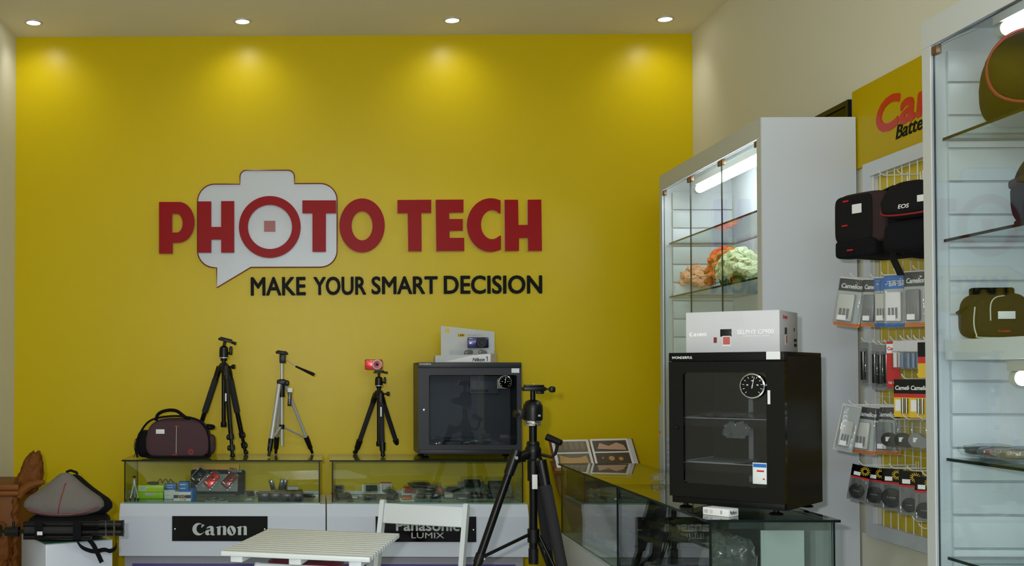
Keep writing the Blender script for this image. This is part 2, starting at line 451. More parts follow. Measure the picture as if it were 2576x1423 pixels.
b = MB(); wprism(b, pb, .006, YB-.001); b.build('speech_bubble_panel', LOGOG, logo)
b = MB(); b.tube([(x, YB-.009, z) for x, z in pb], .0034, 6, closed=True); b.build('bubble_outline', BROWNL, logo, label='thin brown outline')
sq = wallpoly([(1065, 582), (1170, 582), (1170, 684), (1065, 684)], c1, YB-.008)
b = MB(); wprism(b, sq, .004, YB-.008); b.build('centre_square', LOGOSQ, logo)
def letter(pts, conv, holes=()):
    b = MB(); yb = YB-.012 if conv is c1 else YB-.001
    poly = wallpoly(pts, conv, YB-.03); hs = [wallpoly(h, conv, YB-.03) for h in holes]
    b.mat(1); wprism(b, poly, (yb-(YB-.027)), yb, hs)
    b.mat(0); wprism(b, poly, .003, YB-.0272, hs)
    b.build('letter', [RED, PINKW], logo)
letter([(75, 890), (75, 403)]+A(262, 595, 148, 192, 90, -90, 18)+[(205, 790), (205, 890)], c1, [[(200, 692), (200, 515)]+A(240, 603, 57, 89, 80, -80, 10)])
letter([(440, 398), (567, 398), (567, 638), (660, 638), (660, 395), (783, 395), (783, 880), (660, 880), (660, 757), (567, 757), (567, 880), (440, 880)], c1)
letter(A(1118, 638, 291, 291, 0, 360, 60)[:-1], c1, [A(1120, 638, 208, 208, 0, 360, 50)[:-1]])
letter([(1425, 388), (1743, 388), (1743, 510), (1647, 510), (1647, 872), (1520, 872), (1520, 510), (1425, 510)], c1)
letter(A(234, 444, 262, 312, 0, 360, 50)[:-1], c2, [A(234, 448, 121, 168, 0, 360, 36)[:-1]])
letter([(643, 150), (1032, 147), (1032, 300), (918, 300), (922, 742), (768, 742), (762, 303), (643, 303)], c2)
letter([(1085, 147), (1405, 145), (1405, 295), (1240, 298), (1242, 370), (1397, 370), (1397, 505), (1243, 507), (1245, 587), (1413, 587), (1415, 738), (1092, 740)], c2)
letter([(1833, 155)]+A(1720, 440, 275, 310, 75, 285, 26)+[(1837, 722), (1837, 560)]+A(1735, 435, 128, 168, -52, -308, 20)[:]+[(1833, 305)], c2)
letter([(1880, 147), (2035, 147), (2040, 438), (2147, 438), (2147, 147), (2303, 145), (2312, 737), (2152, 738), (2150, 587), (2047, 590), (2045, 738), (1885, 740)], c2)
p = PY(998, 720, YB)
slog = thing('slogan_sign', 'black raised slogan letters on the yellow wall below the red lettering', 'sign', (p.x, YB, p.z))
for wd, x0, x1, y0, y1 in (('MAKE', 632, 768, 698, 742), ('YOUR', 790, 920, 697, 741), ('SMART', 936, 1100, 696, 739), ('DECISION', 1118, 1363, 694, 738)):
    a = PY(x0, y1, YB-.01); c = PY(x1, y1-1, YB-.01); t = PY(x0, y0, YB-.01)
    put_txt(wd, basis((a.x, YB-.0005, a.z), (c.x-a.x, 0, c.z-a.z), (0, 0, 1)), (c-a).length, t.z-a.z, INK, slog, 'letter', d=.010, bold=.022, split=True)

# ================================================================ wall side glass counters
def glass_box(t, x0, x1, y0, y1, zb, zt, over=.012, th=.008, openback=True):
    """five sheet glass case; sheets are parts"""
    def sheet(nm, X0, X1, Y0, Y1, Z0, Z1, m, tn):
        b = MB(); b.bx(X0, X1, Y0, Y1, Z0, Z1)
        for f in b.bm.faces:
            f.normal_update(); n = f.normal
            big = {'x': abs(n.x), 'y': abs(n.y), 'z': abs(n.z)}[tn] > .9
            f.material_index = 0 if big else 1; f.smooth = False
        return b.build(nm, [m, GEDGE], t)
    sheet('top_glass', x0-over, x1+over, y0-over, y1, zt, zt+th, GTOP, 'z')
    sheet('front_glass', x0+th, x1-th, y0, y0+.006, zb, zt-.0005, GPANE, 'y')
    sheet('side_glass', x0, x0+.006, y0, y1-.01, zb, zt-.0005, GPANE, 'x')
    sheet('side_glass', x1-.006, x1, y0, y1-.01, zb, zt-.0005, GPANE, 'x')
    return sheet
CZB, CZT = .697, .904
def wall_counter(pxa, pxb, label, gx=()):
    yf = 5.55; a = PY(pxa, 1265, yf); c = PY(pxb, 1268, yf); x0, x1 = a.x, c.x
    t = thing('glass_display_counter', label, 'counter', ((x0+x1)/2, yf+.24, 0), 0, 'glass topped display counters along the yellow wall')
    zb = .432
    b = MB()
    # hood: chamfered front
    prof = [(yf+.03, CZB-.006), (yf, CZB-.065), (yf, zb), (YB-.03, zb), (YB-.03, CZB-.006)]
    M = Matrix(((0, 0, 1, x0), (1, 0, 0, 0), (0, 1, 0, 0), (0, 0, 0, 1)))
    b.prism(prof, x1-x0, M); b.build('white_hood', WHITE, t, sharp=20)
    MB().bx(x0+.02, x1-.02, yf+.05, YB-.03, .0, zb-.001).build('plinth', GREYP, t)
    MB().bx(x0+.06, x1-.06, yf+.042, yf+.0495, .06, .386).build('plinth_panel', PURP, t, label='purple lower panel')
    g = PY(pxa+13, 1200, yf+.05).x; h = PY(pxb-14, 1200, yf+.05).x
    MB().bx(g, h, yf+.045, YB-.04, CZB-.0055, CZB).build('case_floor', GEDGEL, t)
    sheet = glass_box(t, g, h, yf+.045, YB-.035, CZB+.0005, CZT)
    b = MB(); b.bx(g+.01, h-.01, YB-.055, YB-.04, CZB+.001, CZB+.018); b.build('door_rail', WHITE, t)
    return t, g, h, yf
ctl, gl0, gl1, cyf = wall_counter(300, 819, 'white counter with glass case under the brown camera bag, against the yellow wall')
ctr, gr0, gr1, _ = wall_counter(822, 1330, 'white counter with glass case behind the white chair, against the yellow wall')
for tt, (xa, xb, ya, yb) in ((ctl, (433, 673, 1298, 1360)), (ctr, (945, 1198, 1299, 1362))):
    a = PY(xa, yb, cyf-.006); c = PY(xb, ya, cyf-.006)
    b = MB(); b.bx(a.x, c.x, cyf-.007, cyf-.0003, a.z, c.z); np_ = b.build('name_plate', BLACKG, tt)
    for xx in (a.x+.014, c.x-.014):
        MB().lathe([(.0005, .005), (.004, .004), (.005, 0)], T(xx, cyf-.007, (a.z+c.z)/2-.002) @ Matrix.Rotation(R(90), 4, 'X'), 14).build('screw', CHROME, np_)
    if tt is ctl:
        p = PY(484, 1346, cyf-.008); q = PY(621, 1315, cyf-.008)
        put_canon(T(p.x, cyf-.0085, p.z) @ Matrix.Rotation(R(90), 4, 'X'), q.x-p.x, q.z-p.z, SIGNW, np_)
    else:
        p = PY(997, 1334, cyf-.008); q = PY(1155, 1309, cyf-.008)
        put_txt('Panasonic', T(p.x, cyf-.0085, p.z) @ Matrix.Rotation(R(90), 4, 'X'), q.x-p.x, q.z-p.z, SIGNW, np_, bold=.035)
        p = PY(1035, 1353, cyf-.008); q = PY(1117, 1339, cyf-.008)
        put_txt('LUMIX', T(p.x, cyf-.0085, p.z) @ Matrix.Rotation(R(90), 4, 'X'), q.x-p.x, q.z-p.z, SIGNW, np_, bold=-.005)

# ================================================================ tall wall cabinets
def slats(b, x0, x1, y, z0, z1, pitch, face=-1, axis='y', th=.012):
    z = z1
    while z > z0+.01:
        zz = max(z0, z-pitch+.006)
        if axis == 'y': b.bx(x0, x1, y, y+th*(-face), zz, z, bev=.0015)
        z -= pitch
def tall_cabinet(y0, y1, label, pitch, shelves, boards, leaves, tubes):
    xf, xb, zt = 1.66, 2.012, 2.316
    t = thing('display_cabinet', label, 'display cabinet', ((xf+xb)/2, (y0+y1)/2, 0), 0, 'tall white display cabinets along the right wall')
    MB().bx(xf, xb, y0, y0+.02, 0, zt).build('end_panel', WHITE2, t)
    MB().bx(xf, xb, y1-.02, y1, 0, zt).build('end_panel', WHITE2, t)
    MB().bx(xf, xb, y0+.02, y1-.02, zt-.02, zt).build('top_panel', WHITE2, t)
    MB().bx(xb-.012, xb, y0+.02, y1-.02, .1, zt-.02).build('back_panel', WHITE2, t)
    MB().bx(xf+.01, xb-.012, y0+.02, y1-.02, 0, .12).build('base_panel', WHITE2, t)
    b = MB(); b.bx(xf-.004, xf, y0, y1, zt-.075, zt); b.bx(xf-.004, xf, y0, y0+.04, 0, zt-.0755); b.bx(xf-.004, xf, y1-.04, y1, 0, zt-.0755)
    b.build('front_frame', WCREAM, t)
    b = MB(); slats(b, xf+.05, xb-.013, y1-.0205, .12, zt-.085, pitch, face=1); b.build('slat_panel', WHITE2, t)
    for z in shelves:
        b = MB(); b.bx(xf+.03, xb-.014, y0+.022, y1-.036, z-.004, z+.004)
        for f in b.bm.faces: f.normal_update(); f.material_index = 0 if abs(f.normal.z) > .9 else 1; f.smooth = False
        b.build('glass_shelf', [GSHELF, GEDGE], t)
    for z0, z1 in boards: MB().bx(xf+.03, xb-.013, y0+.021, y1-.0345, z0, z1).build('divider_board', WHITE2, t)
    ys = y0+.042; n = leaves; wdt = (y1-y0-.084)/n
    for k in range(n):
        b = MB(); a = ys+k*wdt+.002; c = ys+(k+1)*wdt-.002
        b.bx(xf+.002, xf+.007, a, c, .13, zt-.079)
        for f in b.bm.faces: f.normal_update(); f.material_index = 0 if abs(f.normal.x) > .9 else 1; f.smooth = False
        dr = b.build('glass_door', [GCLR, GEDGE], t)
        for yy, za, zb_ in [(q_, z0_, z1_) for q_ in (a, c-.026) for z0_, z1_ in ((zt-.103, zt-.079), (.135, .16))]:
            MB().bx(xf-.003, xf+.011, yy, yy+.026, za, zb_, bev=.002).build('pivot_clip', BRONZE, dr)
    for zz, ya, yb in tubes:
        tb = MB(); tb.bx(xf+.10, xf+.14, ya-.03, yb+.03, zz+.018, zz+.045); fx = tb.build('tube_lamp', PVC, t)
        MB().cyl((xf+.12, ya, zz), (xf+.12, yb, zz), .019, n=16).build('glowing_tube', LAMP if y0 > 4 else LAMP2, fx)
        MB().cyl((xf+.12, yb, zz), (xf+.12, yb+.025, zz), .020, n=16).build('end_cap', PVC, fx)
    return t
cab1 = tall_cabinet(4.165, 5.41, 'tall white glass door cabinet with flower bunches, farther of the two on the right wall', .0885,
                    (1.98, 1.72), ((1.386, 1.44), (.80, .82)), 3, ((2.22, 4.20, 5.20),))
cab2 = tall_cabinet(1.55, 3.05, 'tall white glass door cabinet of camera bags, nearest at the right edge', .0905,
                    (1.986, 1.71, 1.118, .852), ((1.386, 1.44),), 3, ((2.245, 1.70, 2.87), (1.338, 1.70, 2.83)))

# ================================================================ right hand glass counters
CX0, CX1 = 1.165, 1.555
def side_counter(y0, y1, label):
    t = thing('glass_display_counter', label, 'counter', ((CX0+CX1)/2, (y0+y1)/2, 0), 0, 'glass topped display counters on the right side')
    MB().bx(CX0, CX1, y0, y1, 0.03, .566, bev=.003).build('white_base', WCREAM, t)
    MB().bx(CX0, CX1, y0, y1, .5665, .572).build('case_floor', mat('pale_green_glass', (186, 204, 196), rough=.3), t)
    sheet = glass_box(t, CX0+.006, CX1-.006, y0+.006, y1-.006, .573, .902)
    sheet('back_glass', CX0+.014, CX1-.014, y1-.014, y1-.008, .573, .9, GPANE, 'y')
    sheet('middle_shelf', CX0+.02, CX1-.02, y0+.34, y1-.03, .735, .741, GSHELF, 'z')
    MB().bx(CX1-.02, CX1-.0125, y0+.02, y1-.02, .575, .895).build('sliding_door', ACRYL, t)
    return t
YS0, YS1, YS2 = 3.355, 4.395, 5.435
sc1 = side_counter(YS0, YS1-.004, 'glass counter carrying the large black dry cabinet, nearer of the two on the right')
sc2 = side_counter(YS1+.004, YS2, 'glass counter with a yellow wall reflection, farther of the two on the right side')

# ================================================================ dark panel, sign, wire grid on the right wall
a = PX(2130, 250, XR-.02)
t = thing('framed_panel', 'dark glossy panel in a black frame on the right wall above the tall cabinet', 'panel', (XR, a.y+.5, 2.1))
b = MB(); y0, y1, z0, z1 = a.y, a.y+.95, 1.75, a.z
for q in ((y0, y1, z1-.02, z1), (y0, y1, z0, z0+.02), (y0, y0+.02, z0+.02, z1-.02), (y1-.02, y1, z0+.02, z1-.02)): b.bx(XR-.016, XR-.001, *q)
b.build('frame', BLACK, t)
MB().bx(XR-.010, XR-.001, y0+.021, y1-.021, z0+.021, z1-.021).build('glossy_sheet', BLACKG, t)
XS = XR-.012
a = PX(2143, 232, XS); z0 = PX(2156, 425, XS).z
t = thing('wall_sign', 'yellow sign board with red and black lettering above the wire grid', 'sign', (XR, a.y-.5, (a.z+z0)/2))
MB().bx(XS, XR-.001, 3.055, a.y, z0, a.z).build('board', YSIGN, t)
# lettering runs toward the viewer: x axis = -Y, y axis = Z
def wallfr(p): return Matrix(((0, 0, -1, p.x), (-1, 0, 0, p.y), (0, 1, 0, p.z), (0, 0, 0, 1)))
p = PX(2207, 334, XS-.001); q = PX(2322, 300, XS-.001)
hz = PX(2222, 250, XS).z-PX(2222, 328, XS).z
put_txt('Camelion', wallfr(Vector((XS-.0002, p.y, p.z-.004))), (p.y-q.y)*3.0, hz*1.0, REDS, t, d=.0012, bold=.055, shear=.12)
p = PX(2254, 353, XS-.001); q = PX(2325, 330, XS-.001)
put_txt('Battery', wallfr(Vector((XS-.0002, p.y, p.z-.012))), (p.y-q.y)*1.38, hz*.56, INK, t, d=.0012, bold=.015, shear=.25)

XG = XR-.045
a = PX(2166, 416, XG); zb = PX(2180, 1347, XG).z
gy1, gy0 = PX(2174, 900, XG).y, 3.06
grid = thing('wire_grid_panel', 'white framed wire grid over a yellow board on the right wall', 'display panel', (XR, (gy0+gy1)/2, (a.z+zb)/2))
b = MB(); fw = .05; zt = a.z
MB().bx(XR-.012, XR-.001, gy0, gy1, zb, zt).build('yellow_backing', YBOARD, grid)
for q in ((gy0, gy1, zt-fw, zt), (gy0, gy1, zb, zb+fw), (gy1-fw, gy1, zb+fw, zt-fw), (gy0, gy0+fw, zb+fw, zt-fw)): b.bx(XG+.001, XR-.0125, *q)
b.build('white_frame', WHITE2, grid)
b = MB(); y = gy1-fw-.005
while y > gy0+fw: b.cyl((XG+.012, y, zb+.03), (XG+.012, y, zt-.03), .0019, n=6); y -= .0495
z = zt-fw-.005
while z > zb+fw: b.cyl((XG+.0155, gy0+.03, z), (XG+.0155, gy1-.03, z), .0017, n=6); z -= .099
b.build('wire_mesh', PAINTW, grid)
b = MB(); b.bx(XR-.0115, XR-.0005, gy0, gy1+.10, 0, zb-.002); struct(b.build('trim_1', CREAM))
# ================================================================ tripods
def unit(v): return Vector(v).normalized()
def ballhead(t, c, k, plate_tilt=0, knob_dir=(1, 0, 0), lever=True, ring=True, plate_len=1.0, name='ball_head', plate_yaw=0, body_r=1.0):
    """c: base of the head, k: size"""
    c = Vector(c); kd = unit(knob_dir)
    b = MB(); r = .024*k*body_r
    b.lathe([(.015*k, -.012*k), (r*.8, 0), (r, .003*k), (r, .038*k), (r*.9, .052*k), (r*.6, .058*k), (.006*k, .059*k)], T(c), 24)
    h = b.build(name, BLACK, t)
    if ring: MB().lathe([(r*.98, -.0005), (r*1.03, 0), (r*1.03, .004*k), (r*.98, .0045*k)], T(c+Vector((0, 0, .001))), 24).build('silver_ring', SILV, h)
    M = T(c+Vector((0, 0, .058*k))) @ Euler((0, plate_tilt, plate_yaw)).to_matrix().to_4x4()
    b = MB(M); b.cyl((0, 0, -.012*k), (0, 0, .022*k), .0075*k); b.build('ball_stem', CHROME if body_r > 1 else BLACK, h)
    b = MB(M); b.box((.002, 0, .028*k), (.068*k*plate_len, .046*k, .012*k), bev=.003*k); pl = b.build('mounting_plate', BLACK, h)
    b = MB(M); b.box((.003*k, 0, .037*k), (.056*k*plate_len, .036*k, .006*k), bev=.002*k); b.build('rubber_pad', FOAM, h)
    b = MB(M); b.cyl((.03*k*plate_len, 0, .027*k), (.054*k*plate_len, 0, .025*k), .006*k, .008*k); b.build('plate_lever', BLACK, h)
    p = c+Vector((0, 0, .024*k))
    b = MB(); b.cyl(p+kd*r*.8, p+kd*(r+.014*k), .006*k); q = p+kd*(r+.014*k)
    b.sell(q+Vector((0, 0, .012*k)), (.016*k, .016*k, .042*k), .6, .8); b.build('lock_knob', BLACK, h)
    return h
def fold_tripod(name, label, feet, hub, colbot, head_base, mtop, k=1.0, legmat=BLACKM, group=None, foam=True, style='flip', tube_r=.0125, loc=None, sticker=None):
    feet = [Vector(f) for f in feet]; hub = Vector(hub); base = Vector((hub.x, hub.y, min(f.z for f in feet)))
    t = thing(name, label, 'tripod', base, 0, group)
    b = MB(); b.lathe([(.016*k, -.03*k), (.030*k, -.022*k), (.032*k, 0), (.024*k, .012*k), (.018*k, .02*k)], T(hub), 24); b.build('hub', BLACK, t)
    MB().cyl((hub.x, hub.y, colbot), (hub.x, hub.y, head_base), .0115*k, n=20).build('center_column', mtop, t)
    MB().lathe([(.014*k, 0), (.016*k, .004), (.016*k, .025*k), (.012*k, .03*k)], T(hub.x, hub.y, colbot-.004), 18).build('column_end_cap', BLACK, t)
    kd = Vector((1, -.25, 0)).normalized()
    b = MB(); p = hub+Vector((0, 0, 0)); b.cyl(p+kd*.028*k, p+kd*.05*k, .005*k); b.cyl(p+kd*.046*k, p+kd*.062*k, .012*k, .013*k, 14); b.build('side_knob', BLACK, t)
    for i, f in enumerate(feet):
        d = Vector((f.x-hub.x, f.y-hub.y, 0)); u = d.normalized()
        a = hub+u*.030*k+Vector((0, 0, -.012*k)); L = (f-a).length; w_ = (f-a).normalized()
        at = lambda s: a+w_*L*s
        b = MB(); b.box((0, 0, 0), (.03*k, .024*k, .05*k), basis(a+w_*.012, u.cross(Vector((0, 0, 1))), w_.cross(u.cross(Vector((0, 0, 1))))) @ Matrix.Rotation(0, 4, 'X'), bev=.005*k)
        b.cyl(a-w_*.012, at(.12), .017*k, .0155*k); j = b.build('leg', [BLACK], t)
        if style == 'flip':
            MB().cyl(at(.10), at(.74), tube_r*k, n=18).build('upper_tube', legmat, j)
            if foam and i != 1 and foam != 'none': MB().cyl(at(.12), at(.50), (tube_r+.0045)*k, n=18).build('foam_grip', FOAM, j)
            for s0 in (.74, .86):
                b = MB(); b.cyl(at(s0), at(s0+.055), (tube_r+.004)*k, n=16)
                q = at(s0+.03)+Vector((u.x, u.y, 0))*0+u.cross(Vector((0, 0, 1)))*.016*k*(1 if i else -1)
                b.sell(q, (.018*k, .022*k, .028*k), .7, .8); b.build('leg_lock', BLACK, j)
            MB().cyl(at(.78), at(.97), tube_r*.74*k, n=14).build('lower_tube', legmat, j)
        else:
            MB().cyl(at(.10), at(.80), tube_r*k, tube_r*.95*k, n=18).build('upper_tube', legmat, j)
            b = MB(); b.cyl(at(.76), at(.90), (tube_r+.004)*k, (tube_r+.002)*k, n=16); b.cyl(at(.86), at(.98), (tube_r-.001)*k, (tube_r-.004)*k, n=16)
            q = at(.84)+u*.008; b.sell(q, (.014*k, .014*k, .04*k), .7, .8); b.build('leg_lock', BLACK, j)
        MB().sell(f+Vector((0, 0, .012*k))-w_*.0, (.026*k, .026*k, .024*k), .9, 1).build('rubber_foot', BLACK, j)
    if sticker: MB().box(sticker[0], sticker[1], bev=.0005).build('price_sticker', STICK, t)
    return t
ZT = CZT+.0085      # top surface of the wall side counters
# black tripod beside the brown bag
hub = PY(563, 922, 5.84)
f1 = Vector((-.462, 5.72, ZT)); f2 = Vector((-.408, 5.945, ZT)); f3 = Vector((PY(480, 1100, 5.93).x, 5.93, ZT))
zz = PY(560, 1072, 5.84).z; hb = PY(562, 901, 5.84).z
tp = fold_tripod('camera_tripod', 'black tripod with tilted ball head beside the brown camera bag on the glass counter', [f3, f1, f2], hub, zz, hb, BLACKM, 1.0)
ballhead(tp, (hub.x, hub.y, hb), 1.12, R(14), (1, -.3, 0), body_r=.9)
a = PY(568, 999, 5.76); MB().box(a, (.008, .003, .042), M=I4, bev=.0005).build('price_label', STICK, tp)
# black tripod with the red camera
hub = PY(953, 990, 5.84)
f1 = PZ(963, 1149, ZT); f2 = PZ(893, 1142, ZT); f3 = PZ(1006, 1139, ZT)
zz = PY(958, 1120, 5.84).z; hb = PY(957, 971, 5.84).z
tp2 = fold_tripod('camera_tripod', 'small black foam legged tripod holding the red compact camera', [f2, f1, f3], hub, zz, hb, BLACKM, .92, style='twist', tube_r=.0145, legmat=FOAM)
ballhead(tp2, (hub.x, hub.y, hb), .86, 0, (1, -.3, 0))
a = PY(958, 1035, 5.77); MB().box(a+Vector((0, -.018, 0)), (.008, .002, .05), bev=.0005).build('brand_label', STICK, tp2)
zt_ = hb+.86*(.058+.040)
# red compact camera on it
cp = Vector((PY(940, 917, 5.83).x, 5.835, zt_+.002))
rc = thing('compact_camera', 'red compact camera mounted on the small black tripod', 'camera', cp)
b = MB(); b.box(cp+Vector((0, 0, .028)), (.094, .022, .055), bev=.006, M=I4); b.build('body', REDMET, rc)
b = MB(); M = T(cp+Vector((.018, -.011, .028))) @ Matrix.Rotation(R(90), 4, 'X')
b.lathe([(.0265, 0), (.0265, .004), (.024, .006), (.021, .0062)], M, 32, cap=False); b.build('lens_ring', SILV, rc)
b = MB(M); b.lathe([(.001, .0055), (.021, .0062), (.021, .001)], n=28); lz = b.build('lens_front', REDDK, rc)
b = MB(M); b.lathe([(.001, .0064), (.008, .0064), (.008, .004)], n=20); b.build('lens_glass', LENS, lz)
put_txt('Nikon', T(cp+Vector((-.040, -.0112, .044))) @ Matrix.Rotation(R(90), 4, 'X'), .018, .005, STICK, rc, bold=.02, d=.0006)
b = MB(); b.box(cp+Vector((-.012, -.0112, .049)), (.012, .002, .005), bev=.0006); b.build('flash_window', PVC, rc)

# silver tripod with pan handle
hx = PY(709, 965, 5.84)
st = thing('camera_tripod', 'silver tripod with black pan handle on the glass counter', 'tripod', (hx.x, 5.84, ZT))
ft = [PZ(676, 1150, ZT), PZ(786, 1142, ZT), Vector((PZ(676, 1150, ZT).x+.028, 5.955, ZT))]
for f in ft: f.z += .006
MB().cyl((hx.x, 5.84, PY(709, 1121, 5.84).z), (hx.x, 5.84, PY(709, 912, 5.84).z), .0085, n=18).build('center_column', SILV, st)
b = MB(); b.box((hx.x, 5.84, hx.z+.008), (.052, .04, .028), bev=.006); b.cyl((hx.x, 5.84, hx.z-.07), (hx.x, 5.84, hx.z+.025), .016, n=14); b.build('hub', BLACK, st)
b = MB(); b.sell((hx.x+.028, 5.815, hx.z+.004), (.024, .02, .03), .7, .7); b.build('crank_knob', BLACK, st)
col = PY(709, 1073, 5.84)
MB().cyl((hx.x, 5.84, col.z-.012), (hx.x, 5.84, col.z+.012), .014, n=14).build('brace_collar', BLACK, st)
for i, f in enumerate(ft):
    d = Vector((f.x-hx.x, f.y-5.84, 0)).normalized(); a = Vector((hx.x, 5.84, hx.z-.002))+d*.022; w_ = (f-a)
    b = MB(); b.cyl(a, a+w_*.80, .0115 if i == 0 else .009, n=16); lg = b.build('leg', SILV, st)
    b = MB(); b.cyl(a+w_*.76, a+w_*.93, .0150, .0125, n=14); b.cyl(a+w_*.9, a+w_*1.0, .009, .0075, n=12); b.sell(a+w_*.86+d*.008, (.014, .012, .03), .7, .8); b.build('leg_lock', BLACK, lg)
    MB().cyl(Vector((hx.x, 5.84, col.z-.002))+d*.012, a+w_*.78, .0055, n=10).build('brace', SILV, lg)
p = PY(711, 912, 5.84)
b = MB(); b.box((p.x, 5.84, p.z+.022), (.034, .034, .05), bev=.006); hd = b.build('pan_head', BLACK, st)
b = MB(T(p.x-.004, 5.84, p.z+.052) @ Matrix.Rotation(R(7), 4, 'Y')); b.box((0, 0, 0), (.066, .044, .014), bev=.005); b.box((0, 0, .009), (.05, .034, .005), bev=.001); b.build('mounting_plate', BLACK, hd)
q = PY(744, 921, 5.78); e = PY(790, 942, 5.74)
MB().cyl((p.x+.015, 5.83, p.z+.018), q, .0028, n=8).build('handle_rod', SILV, hd)
MB().tube([q, q+(e-q)*.3, q+(e-q)*.7, e], [.005, .006, .0085, .0095], 12).build('handle_grip', BLACK, hd)
a = PY(729, 1000, 5.80)
b = MB(T(a) @ Matrix.Rotation(R(3), 4, 'Y')); b.box((0, 0, -.006), (.020, .003, .075), bev=.001); tg = b.build('hang_tag', BLACK, st, label='black hang tag')
MB(T(a) @ Matrix.Rotation(R(3), 4, 'Y')).box((0, -.001, .04), (.024, .004, .022), bev=.001).build('tag_top', STICK, tg)
put_txt('Vanguard', T(a.x-.006, a.y-.0025, a.z+.026) @ Matrix.Rotation(R(90), 4, 'X') @ Matrix.Rotation(R(-90), 4, 'Z'), .058, .008, STICK, tg, d=.0004)

# ---------------------------------------------------------------- big black tripod in front
TY = 4.62
hub = PY(1341, 1130, TY)
bt = thing('camera_tripod', 'large black floor tripod with crank standing in front of the counters', 'tripod', (hub.x, TY, 0))
colb = PY(1340, 1410, TY).z; colt = PY(1340, 1072, TY).z
b = MB(); b.lathe([(.020, -.05), (.030, -.04), (.034, -.012), (.034, .002), (.026, .018), (.028, .022), (.024, .034)], T(hub), 28); b.build('hub', BLACK, bt)
MB().cyl((hub.x, TY, colb), (hub.x, TY, colt), .0165, n=24).build('center_column', BLACKM, bt)
MB().cyl((hub.x, TY, hub.z-.13), (hub.x, TY, hub.z-.04), .024, n=24).build('column_sleeve', BLACK, bt)
MB().cyl((hub.x, TY, colb-.012), (hub.x, TY, colb+.05), .021, n=20).build('column_end_cap', BLACK, bt)
cz = PY(1340, 1345, TY).z
b = MB(); b.cyl((hub.x, TY, cz-.03), (hub.x, TY, cz+.025), .025, n=20); cl = b.build('brace_collar', BLACK, bt)
MB().box((hub.x+.002, TY-.0225, PY(1335, 1210, TY).z), (.022, .004, .06), bev=.0005).build('price_label', STICK, bt)
pl = PY(1199, 1423, 4.55); pl2 = PY(1294, 1150, 4.58)
dl = (pl-pl2); fl = pl2+dl*((0.012-pl2.z)/dl.z)
pr = PY(1413, 1423, 4.55); pr2 = PY(1364, 1175, 4.60); dr_ = pr-pr2; fr_ = pr2+dr_*((.012-pr2.z)/dr_.z)
pk = PY(1385, 1423, 4.80); pk2 = PY(1352, 1175, 4.66); dk = pk-pk2; fk = pk2+dk*((.012-pk2.z)/dk.z)
for i, (a, f, foam) in enumerate(((pl2, fl, 0), (pr2, fr_, 1), (pk2, fk, 1))):
    w_ = f-a; L = w_.length; wn = w_/L
    hy = Vector((hub.x, TY, hub.z-.012))
    b = MB(); b.cyl(hy+(a-hy)*.25, a+wn*.01, .021, .021, n=16); b.cyl(a-wn*.03, a+wn*.075, .0235, .021, n=18); lg = b.build('leg', BLACK, bt)
    MB().cyl(a+wn*.06, a+wn*L*.52, .0165, n=20).build('upper_tube', BLACKM, lg)
    if foam: MB().cyl(a+wn*.075, a+wn*(.45 if i == 1 else .38), .0245, .0235, n=20).build('foam_grip', FOAM, lg)
    b = MB(); b.cyl(a+wn*L*.5, a+wn*(L*.5+.05), .0215, n=18); b.build('leg_lock', BLACK, lg)
    MB().cyl(a+wn*L*.53, a+wn*L*.97, .0125, n=16).build('lower_tube', BLACKM, lg)
    MB().sell(f, (.04, .04, .03), .9, 1).build('rubber_foot', BLACK, lg)
    m_ = a+wn*(.44 if i == 0 else .52)
    c0 = Vector((hub.x, TY, cz))+(Vector((m_.x-hub.x, m_.y-TY, 0)).normalized())*.026
    MB().cyl(c0, m_, .007, n=12).build('brace', BLACKM, lg)
    b = MB(); b.cyl(m_-wn*.02, m_+wn*.02, .020, n=16); b.build('brace_clamp', BLACK, lg)
    s_ = m_+Vector((.02, -.012, .0)); MB().sell(s_, (.012, .012, .012), 1, 1).build('clamp_screw', CHROME, lg)
MB(T(pl2+Vector((.004, -.024, 0))) @ Matrix.Rotation(R(90), 4, 'X')).lathe([(.001, .004), (.007, .004), (.009, 0)], n=18).build('hinge_bolt', CHROME, bt)
p = Vector((hub.x, TY, hub.z))
b = MB(); b.tube([p+Vector((.03, -.01, -.02)), p+Vector((.07, -.03, -.03)), p+Vector((.085, -.035, -.015)), p+Vector((.095, -.04, .028)), p+Vector((.098, -.04, .035))], .007, 8); cr = b.build('crank_arm', BLACK, bt)
e = p+Vector((.098, -.04, .035)); b = MB(); b.cyl(e+Vector((.008, -.01, -.004)), e+Vector((-.042, .03, .018)), .0125, .0155, n=16); b.build('crank_handle', BLACK, cr)
# ball head of the big tripod
c = Vector((hub.x, TY, colt))
b = MB(); b.lathe([(.020, 0), (.036, .004), (.036, .010), (.032, .013), (.034, .020), (.034, .024)], T(c), 30); b.build('chrome_base', CHROME, bt, label='chrome base ring')
c2_ = c+Vector((0, 0, .0245))
b = MB(); b.lathe([(.036, 0), (.040, .003), (.041, .045), (.040, .062), (.030, .080), (.018, .086), (.010, .087)], T(c2_), 30)
hd = b.build('ball_head', BLACK, bt)
b = MB(); b.box(c2_+Vector((-.05, -.008, .028)), (.04, .03, .044), bev=.008); b.cyl(c2_+Vector((-.062, -.008, .028)), c2_+Vector((-.082, -.012, .028)), .018, .014, n=8); b.build('lock_knob', BLACK, hd)
MB().bx(c2_.x+.014, c2_.x+.024, TY-.0400, TY-.0385, c2_.z+.018, c2_.z+.026).build('grey_mark', INKL, hd)
MB().cyl(c2_+Vector((0, 0, .08)), c2_+Vector((0, 0, .125)), .011, n=16).build('ball_stem', BLACKM, hd)
